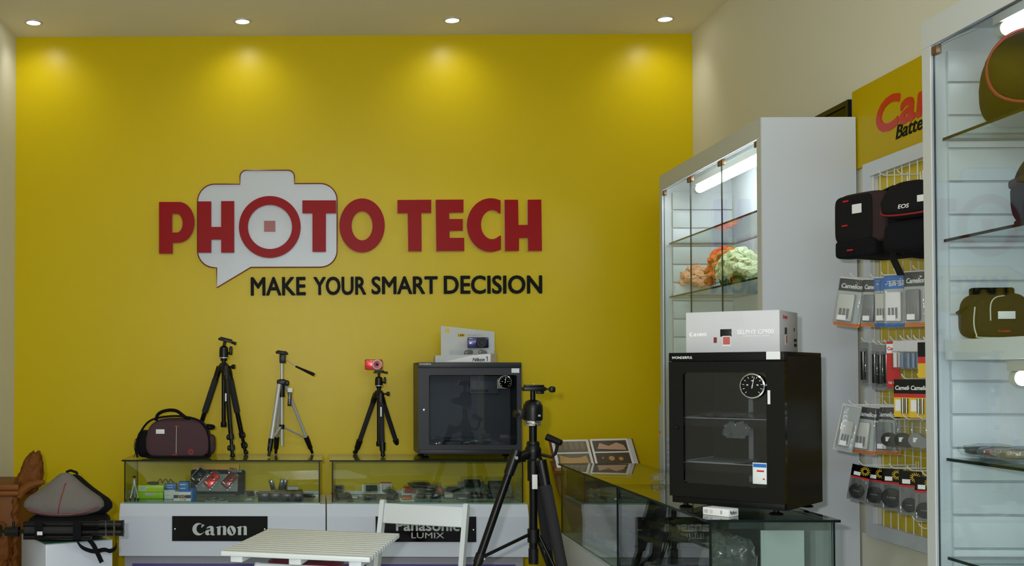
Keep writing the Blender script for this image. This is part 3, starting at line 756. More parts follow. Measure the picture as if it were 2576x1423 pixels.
b = MB(); q = c2_+Vector((.004, 0, .132)); b.box(q, (.092, .058, .018), bev=.004); b.box(q+Vector((0, 0, .013)), (.078, .05, .008), bev=.002); pt = b.build('mounting_plate', BLACK, hd)
b = MB(); b.cyl(q+Vector((.045, -.01, 0)), q+Vector((.066, -.014, -.002)), .005); b.sell(q+Vector((.074, -.014, -.002)), (.026, .022, .026), .6, .7); b.build('plate_lever', BLACK, pt)
MB().cyl(q+Vector((0, 0, .017)), q+Vector((0, 0, .023)), .0035, n=10).build('mounting_screw', SILV, pt)
b = MB(); b.box(q+Vector((.026, 0, -.014)), (.03, .03, .014), bev=.004); b.build('safety_catch', BLACK, pt)

# ================================================================ dry cabinets
def gauge(M, r, parent):
    b = MB(M); b.lathe([(r*.88, 0), (r, .002), (r, .008), (r*.9, .010), (r*.88, .008)], n=40, cap=False); g = b.build('hygrometer', CHROME, parent)
    b = MB(M); b.lathe([(.0005, .005), (r*.9, .005), (r*.9, .0)], n=36); b.build('dial', BLACKG, g)
    b = MB(M)
    for i in range(11):
        a = R(225-27*i); s0, s1 = (.66, .80)
        b.box(((s0+s1)/2*r*math.cos(a), (s0+s1)/2*r*math.sin(a), .0056), (abs(s1-s0)*r, r*.035, .0006), T(0, 0, 0) @ T((s0+s1)/2*r*math.cos(a), (s0+s1)/2*r*math.sin(a), 0) @ rz(a) @ T(-(s0+s1)/2*r*math.cos(a), -(s0+s1)/2*r*math.sin(a), 0))
    for i, (u, v) in enumerate(((.0, .52), (.5, .1), (-.5, .1))): b.box((u*r*.8, v*r*.8, .0056), (r*.14, r*.08, .0006))
    b.build('dial_marks', STICK, g)
    b = MB(M); b.prism([(-.03*r, -.2*r), (.03*r, -.2*r), (.015*r, .75*r), (-.015*r, .75*r)], .0006, T(0, 0, .0062) @ rz(R(-12))); b.build('needle', STICK, g)
    MB(M @ T(0, 0, .0062)).lathe([(.0001, .001), (r*.06, .001), (r*.06, 0)], n=12).build('needle_hub', SILV, g)
    return g
def dry_cabinet(t, W, D, H, fm, rim, shelves=(), win=(.11, .06, .08, .10), glassm=GCAB, inner=LCD, feetz=.022):
    """local frame of thing t: origin at the base centre; front at -y"""
    Mw = world(t); x0, x1, y0, y1 = -W/2, W/2, -D/2, D/2; z0, z1 = feetz, H; th = .012
    b = MB(Mw); b.bx(x0, x1, y0+.022, y1, z1-th, z1, bev=.0015); b.bx(x0, x0+th, y0+.022, y1, z0, z1-th-.0003); b.bx(x1-th, x1, y0+.022, y1, z0, z1-th-.0003)
    b.bx(x0+th, x1-th, y1-th, y1, z0, z1-th); b.bx(x0+th, x1-th, y0+.022, y1-th, z0, z0+th+.006); b.build('case', fm, t)
    MB(Mw).bx(x0+th+.0005, x1-th-.0005, y1-th-.003, y1-th-.0005, z0+th+.007, z1-th-.001).build('inner_back', inner, t)
    MB(Mw).bx(x0, x1, y0, y0+.0215, z1-.028, z1, bev=.0015).build('top_strip', fm, t)
    bz = z0+.022
    MB(Mw).bx(x0+.006, x1-.006, y0+.008, y0+.0215, z0, bz-.001, bev=.001).build('kick_plate', fm, t)
    l, r_, tp_, bt_ = win; zt_ = z1-.0295
    b = MB(Mw)
    # door: frame ring with window
    wx0, wx1, wz0, wz1 = x0+l*W, x1-r_*W, bz+bt_*(zt_-bz), zt_-tp_*(zt_-bz)
    def rr(xa, xb, za, zb, r, n=5):
        p = []
        for cx, cz, a0 in ((xb-r, zb-r, 0), (xa+r, zb-r, 90), (xa+r, za+r, 180), (xb-r, za+r, 270)):
            for i in range(n+1):
                a = R(a0+90*i/n); p.append((cx+r*math.cos(a), cz+r*math.sin(a)))
        return p
    FR = Matrix(((1, 0, 0, 0), (0, 0, -1, 0), (0, 1, 0, 0), (0, 0, 0, 1)))
    b.prism([(x0, bz), (x1, bz), (x1, zt_), (x0, zt_)], .021, T(0, y0+.021, 0) @ FR, [rr(wx0, wx1, wz0, wz1, .01)[::-1]])
    dr = b.build('door', rim, t)
    MB(Mw).bx(wx0-.005, wx1+.005, y0+.006, y0+.010, wz0-.005, wz1+.005).build('door_glass', glassm, dr)
    MB(Mw @ T(x0+l*W*.55, y0, (wz0+wz1)/2+.0) @ Matrix.Rotation(R(90), 4, 'X')).lathe([(.0005, .006), (.006, .005), (.0075, 0)], n=18).build('door_lock', CHROME if rim is CABM else BLACKM, dr)
    for sx in (-1, 1):
        for sy in (-1, 1):
            MB(Mw @ T(sx*(W/2-.04), sy*(D/2-.035), 0)).lathe([(.020, 0), (.022, .003), (.018, .007), (.008, .010), (.008, feetz+.001)], n=22).build('foot', BLACKM, t)
    return wx0, wx1, wz0, wz1, y0
# small one on the wall side counter
sy = 5.70
a = PY(1052, 1140, sy); c = PY(1313, 1140, sy); Wd = c.x-a.x
topz = PY(1180, 911, sy).z
dc = thing('dry_cabinet', 'small wide black dry cabinet with silver lock on the wall side glass counter', 'dry cabinet', ((a.x+c.x)/2, sy+.145, ZT))
Hh = topz-ZT
wx0, wx1, wz0, wz1, y0 = dry_cabinet(dc, Wd, .29, Hh, CABM, CABM, win=(.105, .045, .085, .06), inner=mat('grey_interior', (70, 74, 80), rough=.4))
Mw = world(dc)
put_txt('WONDERFUL', Mw @ T(-Wd/2+.006, y0-.0005, Hh-.013) @ Matrix.Rotation(R(90), 4, 'X'), .062, .008, STICK, dc, d=.0006, bold=.02, shear=.2)
MB(Mw).bx(Wd/2-.052, Wd/2-.012, y0-.001, y0-.0001, Hh-.054, Hh-.031).build('price_sticker', STICK, dc)
b = MB(Mw); b.bx(wx1-.21, wx1-.055, .098, .128, wz1-.10, wz1-.004, bev=.003); hu = b.build('humidity_unit', PVCD, dc)
b = MB(Mw)
for i in range(14): b.bx(wx1-.204+i*.0068, wx1-.2005+i*.0068, .0965, .0975, wz1-.094, wz1-.077)
b.build('vent_slots', BLACK, hu)
MB(Mw).bx(wx1-.135, wx1-.115, .0965, .0975, wz1-.052, wz1-.044).build('blue_badge', BLUE, hu)
MB(Mw).bx(wx1-.10, wx1-.07, y0+.011, y0+.013, wz1-.07, wz1-.022).build('instruction_label', PAPERG, dc)
gauge(Mw @ T(wx1-.062, y0-.001, wz1-.036) @ Matrix.Rotation(R(90), 4, 'X'), .034, dc)
# wrapped parts lying inside
pk_ = thing('wrapped_parcel', 'crumpled clear bag of black parts on the floor of the small dry cabinet', 'bag', Mw @ Vector((-.03, .02, .042)))
def crumple(b, c, size, amp, sc_, seed, nu=34, nv=14, e=.8, M=I4):
    def f(p):
        q = Vector(p)*sc_+Vector((seed*3.1, seed, 0)); n = mnoise.noise(q)*amp+mnoise.noise(q*2.7)*amp*.5
        v = Vector(p)*(1+n); v.z = max(v.z, -1) if v.z < 0 else v.z; return v
    b.sell(c, size, e, e, M, nu, nv, f)
b = MB(); crumple(b, Mw @ Vector((-.03, .0, .074)), (.30, .12, .06), .45, 2.5, 3); b.build('crumpled_wrap', WRAP, pk_)
b = MB(); b.sell(Mw @ Vector((-.075, .01, .066)), (.11, .07, .040), .5, .6); b.sell(Mw @ Vector((.04, .01, .060)), (.09, .05, .030), .6, .6); b.build('black_parts', BLACK, pk_)

# promotional stand on top of it
n1y = 5.735
p = PY(1095, 912, n1y); q = PY(1251, 912, n1y)
pr_ = thing('camera_display_stand', 'pale grey camera promotion stand on top of the small dry cabinet', 'display stand', ((p.x+q.x)/2, n1y+.05, topz+.0005))
tz = topz+.0005
zz = lambda yy, y: PY(1200, yy, y).z
x = lambda xx, y=n1y: PY(xx, 900, y).x
b = MB(); b.prism([(x(1114), tz), (x(1251, n1y), tz), (x(1251), zz(834, n1y+.09)), (x(1114), zz(819, n1y+.09))], .006, T(0, n1y+.095, 0) @ FRM); b.build('back_card', PAPERG, pr_)
b = MB(); b.prism([(x(1095), tz), (x(1235), tz), (x(1235), zz(888, n1y)), (x(1095), zz(894, n1y))], .085, T(0, n1y+.088, 0) @ FRM); fb = b.build('base_block', PAPERG, pr_)
b = MB(); b.bx(x(1235)+.0005, x(1250), n1y+.01, n1y+.088, tz, zz(888, n1y)-.0); b.build('gold_side', mat('dull_gold_card', (150, 134, 96), rough=.5), pr_)
b = MB(); b.prism([(x(1118), tz+.003), (x(1234), tz+.003), (x(1234), zz(889, n1y)), (x(1190), zz(893, n1y))], .0008, T(0, n1y+.0025, 0) @ FRM); b.build('silver_wedge', PAPERW, pr_)
RX = Matrix.Rotation(R(90), 4, 'X')
put_txt('Nikon', T(x(1189), n1y+.0015, zz(908, n1y)) @ RX, x(1219)-x(1189), .017, INK, pr_, d=.0006, bold=.03, shear=.2)
b = MB(T(x(1222), n1y+.0017, zz(908, n1y)) @ RX); b.prism([(.0065, 0), (.0100, 0), (.0100, .025), (.0075, .025), (.0, .0195), (.0, .0165), (.0065, .0205)], .0006); b.build('lettering', INK, pr_)
yb_ = n1y+.0885
MB().bx(PY(1118, 0, yb_).x, PY(1128, 0, yb_).x, yb_-.001, yb_+.0002, zz(836, yb_), zz(826, yb_)).build('yellow_badge', YCARD, pr_)
MB().bx(PY(1149, 0, yb_).x, PY(1167, 0, yb_).x, yb_-.001, yb_+.0002, zz(847, yb_), zz(838, yb_)).build('yellow_label', YCARD, pr_)
put_txt('I AM', T(PY(1150.5, 0, yb_).x, yb_-.0011, zz(845.5, yb_)) @ RX, .029, .011, INK, pr_, d=.0004, bold=.03)
put_txt('THE NIKON 1', T(PY(1169, 0, yb_).x, yb_-.0003, zz(845.5, yb_)) @ RX, .090, .011, INKL, pr_, d=.0005)
cp = PY(1203, 875, n1y+.05)
nc = thing('compact_camera', 'navy blue compact camera standing on the pale grey promotion stand', 'camera', (cp.x, n1y+.05, cp.z))
b = MB(); b.bx(cp.x-.056, cp.x+.054, n1y+.04, n1y+.062, cp.z, zz(848, n1y+.05), bev=.005); b.build('body', NAVY, nc)
zc_ = (cp.z+zz(848, n1y+.05))/2
b = MB(T(cp.x+.014, n1y+.04, zc_) @ RX); b.lathe([(.0005, .010), (.013, .011), (.015, .016), (.024, .016), (.0265, .012), (.0265, 0)], n=32); lz = b.build('lens', BLACK, nc)
b = MB(T(cp.x+.014, n1y+.04, zc_) @ RX); b.lathe([(.0005, .0115), (.012, .0115), (.012, .010)], n=20); b.build('lens_glass', LENS, lz)
put_txt('Nikon', T(cp.x-.050, n1y+.0397, zz(852, n1y+.05)) @ RX, .018, .005, STICK, nc, d=.0005, bold=.02)
fbz = zz(889, n1y)
MB().bx(x(1130), x(1246), n1y+.003, n1y+.005, zz(893, n1y)+.002, zz(879, n1y)).build('clear_lip', ACRYL, pr_)
sg = thing('sunglasses', 'brown sunglasses lying in front of the navy camera on the promotion stand', 'sunglasses', (x(1197), n1y+.03, fbz+.012))
for s_, xx in ((-1, 1180), (1, 1216)):
    b = MB(T(x(xx), n1y+.02, fbz+.006) @ Matrix.Rotation(R(s_*10), 4, 'Y')); b.sell((0, 0, 0), (.048, .010, .028), .8, .8); b.build('dark_lens', mat('brown_lens', (70, 48, 40), rough=.15), sg)
MB().cyl((x(1192), n1y+.02, fbz+.010), (x(1204), n1y+.02, fbz+.010), .002).build('bridge', CHROME, sg)

# ---------------------------------------------------------------- large one on the right counter
ZS = .902+.008+.0005
ang = R(-41.2)
bc = thing('dry_cabinet', 'large black dry cabinet with round hygrometer under the white printer box', 'dry cabinet', (1.396, 3.655, ZS), ang)
bW, bD, bH = .368, .350, PY(1955, 884, 3.43).z-ZS
wx0, wx1, wz0, wz1, y0 = dry_cabinet(bc, bW, bD, bH, CABM2, BLACKG, win=(.13, .15, .08, .10), inner=LCD2, feetz=.018)
Mw = world(bc)
put_txt('WONDERFUL', Mw @ T(-bW/2+.012, y0-.0005, bH-.020) @ RX, .068, .008, STICK, bc, d=.0006, bold=.02, shear=.2)
MB(Mw).bx(bW/2-.054, bW/2-.012, y0-.0015, y0-.0003, bH-.024, bH+.000).build('price_sticker', STICK, bc)
gauge(Mw @ T(wx1-.040, y0-.0005, wz1-.042) @ RX, .039, bc)
for z, m_, nm in ((.14, BLACKM, 'pull_out_tray'), (.285, BLACKM, 'pull_out_tray')):
    b = MB(Mw); b.bx(-bW/2+.02, bW/2-.02, y0+.05, bD/2-.03, z, z+.004); b.bx(-bW/2+.02, bW/2-.02, y0+.046, y0+.050, z-.018, z+.008); tr = b.build(nm, m_, bc)
    b = MB(Mw); b.bx(-bW/2+.014, -bW/2+.0195, y0+.04, bD/2-.03, z-.01, z+.012); b.build('tray_rail', SILV, tr)
    MB(Mw).bx(-bW/2+.022, bW/2-.022, y0+.0452, y0+.0506, z+.0085, z+.0105).build('silver_lip', SILV, tr)
b = MB(Mw); b.bx(-.045, -.030, bD/2-.026, bD/2-.017, .07, bH-.06); b.build('back_bracket', SILV, bc)
MB(Mw).bx(-bW/2+.03, -.0, y0+.08, bD/2-.06, .146, .150).build('silver_plate', SILV, bc, label='silver plate on the lower tray')
b = MB(Mw); b.bx(wx1-.045, wx1-.002, y0+.0035, y0+.005, wz0+.012, wz0+.078, bev=.0006); lb = b.build('instruction_label', STICK, bc)
MB(Mw).bx(wx1-.043, wx1-.003, y0+.0028, y0+.0034, wz0+.064, wz0+.075).build('blue_band', BLUE, lb)
b = MB(Mw); b.bx(wx1-.032, wx1-.010, y0+.0028, y0+.0034, wz0+.050, wz0+.055); b.bx(wx1-.014, wx1-.008, y0+.0028, y0+.0034, wz0+.026, wz0+.030); b.build('red_print', REDC, lb)
MB(Mw).bx(wx1+.004, wx1+.012, y0-.0008, y0-.0002, wz1-.098, wz1-.055).build('hinge_label', STICK, bc)
b = MB(Mw); crumple(b, Vector((-.03, -.01, .302)), (.24, .12, .024), .3, 3, 5, M=I4)
wr = b.build('crinkled_wrap', WRAP, None, loc=Mw @ Vector((-.02, -.02, .29)), label='crinkled clear plastic sheet on the upper tray inside the large dry cabinet', category='plastic wrap')
b = MB(Mw); 
for i in range(1): crumple(b, Vector((.02, y0+.040, .258)), (.075, .008, .05), .5, 3.4, 8, M=I4, nv=16)
b.build('hanging_wrap', WRAP, None, loc=Mw @ Vector((.02, y0+.04, .29)), label='small clear plastic bag hanging off the upper tray inside the large dry cabinet', category='plastic wrap')
# printer box
cbx = (Mw @ Vector((-.02, .01, bH)))
CARTON = mat('pale_grey_carton', (204, 204, 208), rough=.5); CTXT = mat('bright_white_print', (252, 252, 252), rough=.4)
pbx = thing('printer_box', 'white printer carton on top of the large black dry cabinet', 'box', (cbx.x+.014, cbx.y+.02, cbx.z+.0008), R(-36))
Mb = world(pbx); bw_, bd_, bh_ = .295, .235, .134
MB(Mb).box((0, 0, bh_/2), (bw_, bd_, bh_), bev=.002).build('carton', CARTON, pbx)
b = MB(Mb); b.bx(-.05, .035, -bd_/2-.0006, -bd_/2+.0, bh_-.044, bh_-.0005); b.build('closing_tab', CARTON, pbx)
put_canon(Mb @ T(-bw_/2+.012, -bd_/2-.0006, .054) @ RX, .055, .014, CTXT, pbx, d=.0006)
put_txt('SELPHY CP900', Mb @ T(.018, -bd_/2-.0006, .058) @ RX, .112, .014, CTXT, pbx, d=.0006, bold=.02)
put_txt('COMPACT PHOTO PRINTER', Mb @ T(.034, -bd_/2-.0006, .050) @ RX, .085, .004, CTXT, pbx, d=.0004)
def printer_pic(M, sx):
    b = MB(M); b.bx(-.018*sx, .018*sx, -.0008, 0, .0, .024, bev=.0003); g = b.build('printer_picture', BLACK, pbx)
    b = MB(M); b.bx(-.011*sx, .015*sx, -.0012, -.0003, -.032, .002); p_ = b.build('photo_print', PAPERW, pbx)
    b = MB(M); b.bx(-.009*sx, .013*sx, -.0015, -.0012, -.026, -.001); b.build('photo_image', mat('print_red', (190, 90, 84), rough=.5), p_)
printer_pic(Mb @ T(-.018, -bd_/2, .052), 1)
b = MB(Mb @ T(-.052, -bd_/2, .040)); b.bx(-.005, .005, -.0008, 0, -.008, .010); b.build('phone_picture', REDDK, pbx)
Ms = Mb @ T(bw_/2, 0, 0) @ rz(R(90))
put_canon(Ms @ T(-.078, -.0006, .108) @ RX, .056, .012, REDC, pbx, d=.0006)
printer_pic(Ms @ T(-.040, 0, .056), .8)
for q_ in ((.066, .100, .020, .030), (.066, .100, .036, .046), (.066, .074, .070, .082)): MB(Ms).bx(q_[0], q_[1], -.0008, 0, q_[2], q_[3]).build('printed_code', INK, pbx)
# cigarette pack
zq = ZS
p = PZ(1768, 1293, zq); q = PZ(1840, 1301, zq); r_ = PZ(1867, 1291, zq)
u = (q-p); an = math.atan2(u.y, u.x); L = u.length; D_ = (r_-q).length
cg = thing('cigarette_pack', 'flat white cigarette pack under the front edge of the large dry cabinet', 'cigarette pack', p, an)
Mc = world(cg); v = Matrix.Rotation(-an, 3, 'Z') @ (r_-q); dd = .055
MB(Mc).bx(0, .088, 0, dd, 0, .023, bev=.001).build('pack', PAPERW, cg)
b = MB(Mc); 
for i in range(7): b.bx(.005+i*.002, .006+i*.002, -.0005, 0, .006, .017)
for i in range(4): b.bx(.024, .034, -.0005, 0, .006+i*.003, .0072+i*.003)
b.build('barcode', INKL, cg); MB(Mc).bx(.060, .066, -.0005, 0, .006, .018).build('printed_code', INKL, cg)
put_txt('Marlboro', Mc @ T(.0883, .008, .006) @ rz(R(90)) @ RX, .036, .012, INK, cg, d=.0004)
# ================================================================ bags
def stitched(parent, pts, r, m, name='piping', closed=False): return MB().tube(pts if closed else smooth_path(pts, 4), r, 6, closed=closed).build(name, m, parent)
# brown shoulder bag on the glass counter
by = 5.70
a = PY(362, 1152, by-.07); c = PY(527, 1152, by-.07); tb_ = PY(440, 1052, by-.07).z
bx_ = (a.x+c.x)/2; bwid = c.x-a.x; bh_ = tb_-ZT
bag = thing('camera_bag', 'brown shoulder camera bag with black handle on the glass counter', 'bag', (bx_, by, ZT))
def bagf(p):   # domed top, flat bottom
    z = p[2]; w_ = 1-.20*max(0, z)**1.6-.02*(z < -.9); return (p[0]*w_, p[1]*(1-.25*max(0, z)), z)
MB().sell((bx_, by+.015, ZT+bh_/2+.001), (bwid*.99, .15, bh_), .55, .35, f=bagf).build('body', BAGBR, bag)
b = MB(); b.sell((bx_+.004, by-.058, ZT+bh_*.49), (bwid*.97, .05, bh_*.92), .45, .32, f=bagf); fp = b.build('front_pocket', BAGBR, bag)
b = MB()
b.sell((bx_-bwid*.52, by+.0, ZT+bh_*.36), (.075, .13, bh_*.68), .7, .6); b.build('side_pocket', BAGBK, bag, label='black side pocket')
b = MB(); b.sell((bx_+bwid*.50, by+.01, ZT+bh_*.34), (.045, .12, bh_*.5), .7, .6); b.build('side_pocket', BAGBR, bag)
b = MB(); b.sell((bx_, by, ZT+.011), (bwid*1.0, .165, .022), .5, .35); b.build('bottom_panel', BAGBK, bag, label='black bottom panel')
zt = PY(470, 1052, by-.06).z
pts = [PY(x_, y_, by-.072) for x_, y_ in ((346, 1150), (342, 1120), (352, 1090), (372, 1062), (400, 1050), (450, 1046), (498, 1056), (518, 1078), (526, 1110), (527, 1150))]
stitched(bag, pts, .006, BAGBK, 'seam_band')
pts = [PY(x_, y_, by-.02) for x_, y_ in ((393, 1058), (396, 1044), (408, 1035), (428, 1031), (446, 1034), (462, 1046), (480, 1058), (505, 1071), (526, 1077), (537, 1076), (536, 1071), (520, 1069))]
b = MB(); pts = smooth_path(pts, 4); b.tube(pts, [.009]*22+[.0075]*(len(pts)-22), 10); b.build('carry_handle', BAGBK, bag)
fy = by-.084
p = PY(403, 1085, fy); MB().box((p.x, fy, p.z), (.044, .002, .023), bev=.0005).build('price_sticker', STICK, fp)
b = MB(); p = PY(444, 1070, fy); q = PY(443, 1140, fy); b.tube([p, q], .0016, 6); b.build('front_seam', PIPW, fp)
for (xx, yy) in ((445, 1072), (440, 1143)):
    p = PY(xx, yy, fy); put_txt('Canon', T(p.x-.014, fy-.001, p.z-.003) @ RX, .028, .007, REDC, fp, d=.0008, bold=.03)
p = PY(480, 1136, fy)
b = MB(T(p.x, fy, p.z) @ RX)
for i in range(16):
    a_ = R(i*22.5); b.box((0, 0, 0), (.010, .0016, .001), rz(a_) @ T(.011, 0, 0))
b.build('sun_emblem', REDC, fp)
pts = [PY(x_, y_, by-.06) for x_, y_ in ((352, 1095), (340, 1106), (337, 1122), (341, 1140), (337, 1150))]
MB().tube(pts, .0018, 6).build('drawstring', BAGBK, bag)

# grey backpack with tripod strapped, on the white pedestal
zp = .59
P0 = PZ(115, 1370, zp); P1 = PZ(283, 1357, zp); P2 = PZ(34, 1352, zp)
u = (P1-P0); an = math.atan2(u.y, u.x); Lx = u.length
v = (P2-P0); Ly = .42
ped = thing('white_pedestal', 'white box pedestal under the grey backpack beside the carved furniture', 'pedestal', (P0.x, P0.y, 0), an)
Mp = world(ped)
MB(Mp).bx(0, Lx, 0, .40, 0, zp, bev=.002).build('box', WHITE, ped)
MB(Mp).bx(-.0006, Lx+.001, .0, .40, zp+.0001, zp+.004).build('glass_sheet', GEDGEL, ped)
zp2 = zp+.0045
cy = 5.06
bpx = PY(155, 1300, cy).x
bp = thing('backpack', 'grey and black camera backpack lying on the white pedestal', 'backpack', (bpx, cy, zp2))
zap = PY(168, 1190, cy-.08).z; wl = PY(50, 1270, cy-.1).x; wr_ = PY(254, 1270, cy-.1).x; zlo = PY(150, 1306, cy-.13).z
H_ = zap-zlo; zc = (zap+zlo)/2; W_ = wr_-wl
def tear(p):
    z = p[2]; t_ = (z+1)/2
    tab_ = ((0, .0), (.02, .35), (.06, .66), (.13, .88), (.24, 1.0), (.34, .99), (.44, .91), (.57, .70), (.70, .50), (.82, .34), (.93, .20), (.98, .12), (1, .0))
    for (ta, wa_), (tb2, wb2) in zip(tab_, tab_[1:]):
        if ta <= t_ <= tb2+1e-9: w_ = wa_+(wb2-wa_)*(t_-ta)/(tb2-ta); break
    r_ = math.hypot(p[0], p[1]); k = 1/max(r_, .05) if abs(z) < .9999 else 1
    return (p[0]*min(k, 12)*w_+.03*t_*1.5, p[1]*min(k, 12)*(w_**.6)*.9, z)
b = MB(Matrix.Rotation(0, 4, 'X')); b.sell(((wl+wr_)/2, cy-.04, zc), (W_, .19, H_), .9, .95, f=tear, nu=48, nv=44); gp = b.build('grey_shell', BAGGR, bp)
def tear2(p):
    q = tear(p); return (q[0], q[1], q[2])
b = MB(); b.sell(((wl+wr_)/2+.022, cy+.03, zc-.014), (W_*1.02, .24, H_*1.0), .9, .95, f=tear2, nu=40, nv=36); b.build('black_back', BAGBK, bp, label='black back section')
zb_ = zp2+.001; zm = PY(150, 1296, cy-.1).z
b = MB(); b.sell(((wl+wr_)/2+.02, cy+.0, (zb_+zm)/2), (W_*.98, .24, zm-zb_), .45, .5); b.build('black_base', BAGBK, bp, label='black lower section')
# red seam follows the shell front, found on the mesh surface
def front_y(o, x_, z_):
    best = None
    for vv in o.data.vertices:
        wv = o.matrix_parent_inverse @ vv.co if False else vv.co+Vector(o.parent.location)
        d = (wv.x-x_)**2+(wv.z-z_)**2
        if wv.y < cy and (best is None or d < best[0]): best = (d, wv.y)
    return best[1]
pts = []
for i in range(9):
    s_ = i/8; q = PY(162-s_*19, 1206+s_*94, cy-.13); pts.append(Vector((q.x, front_y(gp, q.x, q.z)-.002, q.z)))
stitched(gp, pts, .0022, PIPR, 'red_seam')
b = MB(); bot = [];
for i in range(25):
    x_ = wl+W_*(.02+.96*i/24); s_ = (i/12-1); z_ = zlo+H_*.20*(abs(s_)**2.6)+.020
    bot.append(Vector((x_, front_y(gp, x_, z_)-.006, z_)))
stitched(gp, bot, .0030, PIPP, 'lower_piping')
b = MB(); q = PY(172, 1187, cy-.02); b.tube([q+Vector((-.01, 0, .0)), q+Vector((.01, 0, .008)), q+Vector((.035, .01, -.002)), q+Vector((.04, .01, -.012))], .006, 8); b.build('top_loop', BAGBK, bp)
pts = [PY(x_, y_, cy-.13) for x_, y_ in ((190, 1352), (205, 1375), (235, 1386), (262, 1382), (278, 1385), (292, 1374), (290, 1345))]
MB().ribbon(smooth_path(pts), (0, -.5, 1), .022, .002).build('hanging_strap', BAGBK, bp)
pts = [PY(x_, y_, cy-.14) for x_, y_ in ((215, 1348), (232, 1366), (244, 1388), (256, 1414))]
MB().ribbon(smooth_path(pts), (1, -.3, .6), .022, .002).build('hanging_strap', BAGBK, bp)
pts = [PY(x_, y_, cy+.0) for x_, y_ in ((252, 1262), (264, 1270), (268, 1290), (270, 1312))]
MB().ribbon(smooth_path(pts), (0, -1, .3), .012, .002).build('side_strap', BAGBK, bp)
for sx, mm in ((105, 0), (200, 1)):
    q = PY(sx, 1335, cy-.15); MB().bx(q.x-.018, q.x+.018, cy-.203, cy-.198, PY(sx, 1357, cy-.2).z, PY(sx, 1308, cy-.2).z, bev=.001).build('holding_strap', BAGBK, bp)
stt = thing('folded_tripod', 'folded black tripod strapped across the front of the grey backpack', 'tripod', PY(150, 1340, cy-.17))
ty = cy-.168
def HT(nm, x0, x1, y_, r0, r1=None, m_=BLACKM, par=None): return MB().cyl(PY(x0, y_, ty), PY(x1, y_, ty), r0, r1, n=16).build(nm, m_, par or stt)
for yc in (1318, 1338):
    lg = HT('leg', 60, 252, yc, .0135)
    for xx in (250, 270, 290): HT('leg_lock', xx, xx+16, yc, .0175, par=lg, m_=BLACK)
    HT('rubber_foot', 300, 311, yc, .013, .020, par=lg, m_=BLACK)
lg = HT('leg', 60, 230, 1350, .012)
HT('foam_grip', 64, 190, 1332, .019, m_=FOAM)
HT('center_column', 8, 70, 1336, .008, m_=BLACKM)
h = HT('ball_head', 14, 48, 1336, .021, .024, m_=BLACK)
q = PY(34, 1318, ty); MB().cyl(q-Vector((0, 0, .02)), q+Vector((0, 0, .012)), .006).build('lock_knob', BLACK, h)
HT('mounting_plate', -8, 2, 1336, .03, m_=BLACK, par=h)
q = PY(100, 1341, cy-.205); MB().box(q, (.024, .002, .016), bev=.0005).build('white_tag', STICK, stt)

# carved wooden furniture at far left
fy_ = 5.35
fz = PY(20, 1218, fy_).z
fn = thing('carved_cabinet', 'orange brown carved wooden cabinet at the left wall behind the backpack', 'cabinet', (XL+.12, fy_+.15, 0))
xr = PY(52, 1300, fy_).x
MB().bx(XL+.004, xr-.02, fy_+.0, fy_+.40, 0, fz-.055, bev=.004).build('body', WOOD, fn)
b = MB(); b.bx(XL+.003, xr+.0, fy_-.03, fy_+.41, fz-.055, fz-.028, bev=.012); b.bx(XL+.003, xr-.008, fy_-.015, fy_+.405, fz-.027, fz, bev=.004); b.build('top_moulding', WOOD, fn)
b = MB(); pts = []; cx_ = PY(38, 1300, fy_-.02).x
for i in range(60):
    z_ = .12+(fz-.075-.12)*i/59; pts.append((cx_+.008*math.cos(i*.9), fy_-.02+.008*math.sin(i*.9), z_))
b.tube(pts, .014, 8); b.cyl((cx_, fy_-.02, .1), (cx_, fy_-.02, fz-.06), .012); b.build('twisted_column', WOODC, fn)
def lump(name, c, size, amp, fr, seed, m, par, e=.8, f2=None, nu=48, nv=32):
    b = MB()
    def f(p):
        q = Vector(p); n = mnoise.noise(q*fr+Vector((seed, 0, 0)))*amp+abs(mnoise.noise(q*fr*2.6+Vector((0, seed, 0))))*amp*.7
        q = q*(1+n); return f2(q) if f2 else q
    b.sell(c, size, e, e, I4, nu, nv, f); return b.build(name, m, par, sharp=60)
a = PY(75, 1185, fy_+.05)
lump('carved_crest', (a.x, fy_+.06, PY(75, 1190, fy_+.05).z), (.115, .10, .20), .22, 2.4, 4, WOODC, fn, f2=lambda q: (q.x*(1-.32*q.z)+.42*q.z, q.y, q.z))
a = PY(78, 1232, fy_+.0)
b = MB(); pts = [PY(x_, y_, fy_) for x_, y_ in ((48, 1250), (58, 1232), (76, 1220), (95, 1214), (112, 1212))]; b.tube(pts, [.020, .022, .022, .018, .010], 10); b.build('scroll_arm', WOOD, fn)
lump('lower_carving', (PY(0, 1375, fy_-.05).x, fy_-.05, PY(5, 1375, fy_-.05).z), (.10, .07, .22), .25, 2.2, 9, WOODC, fn)

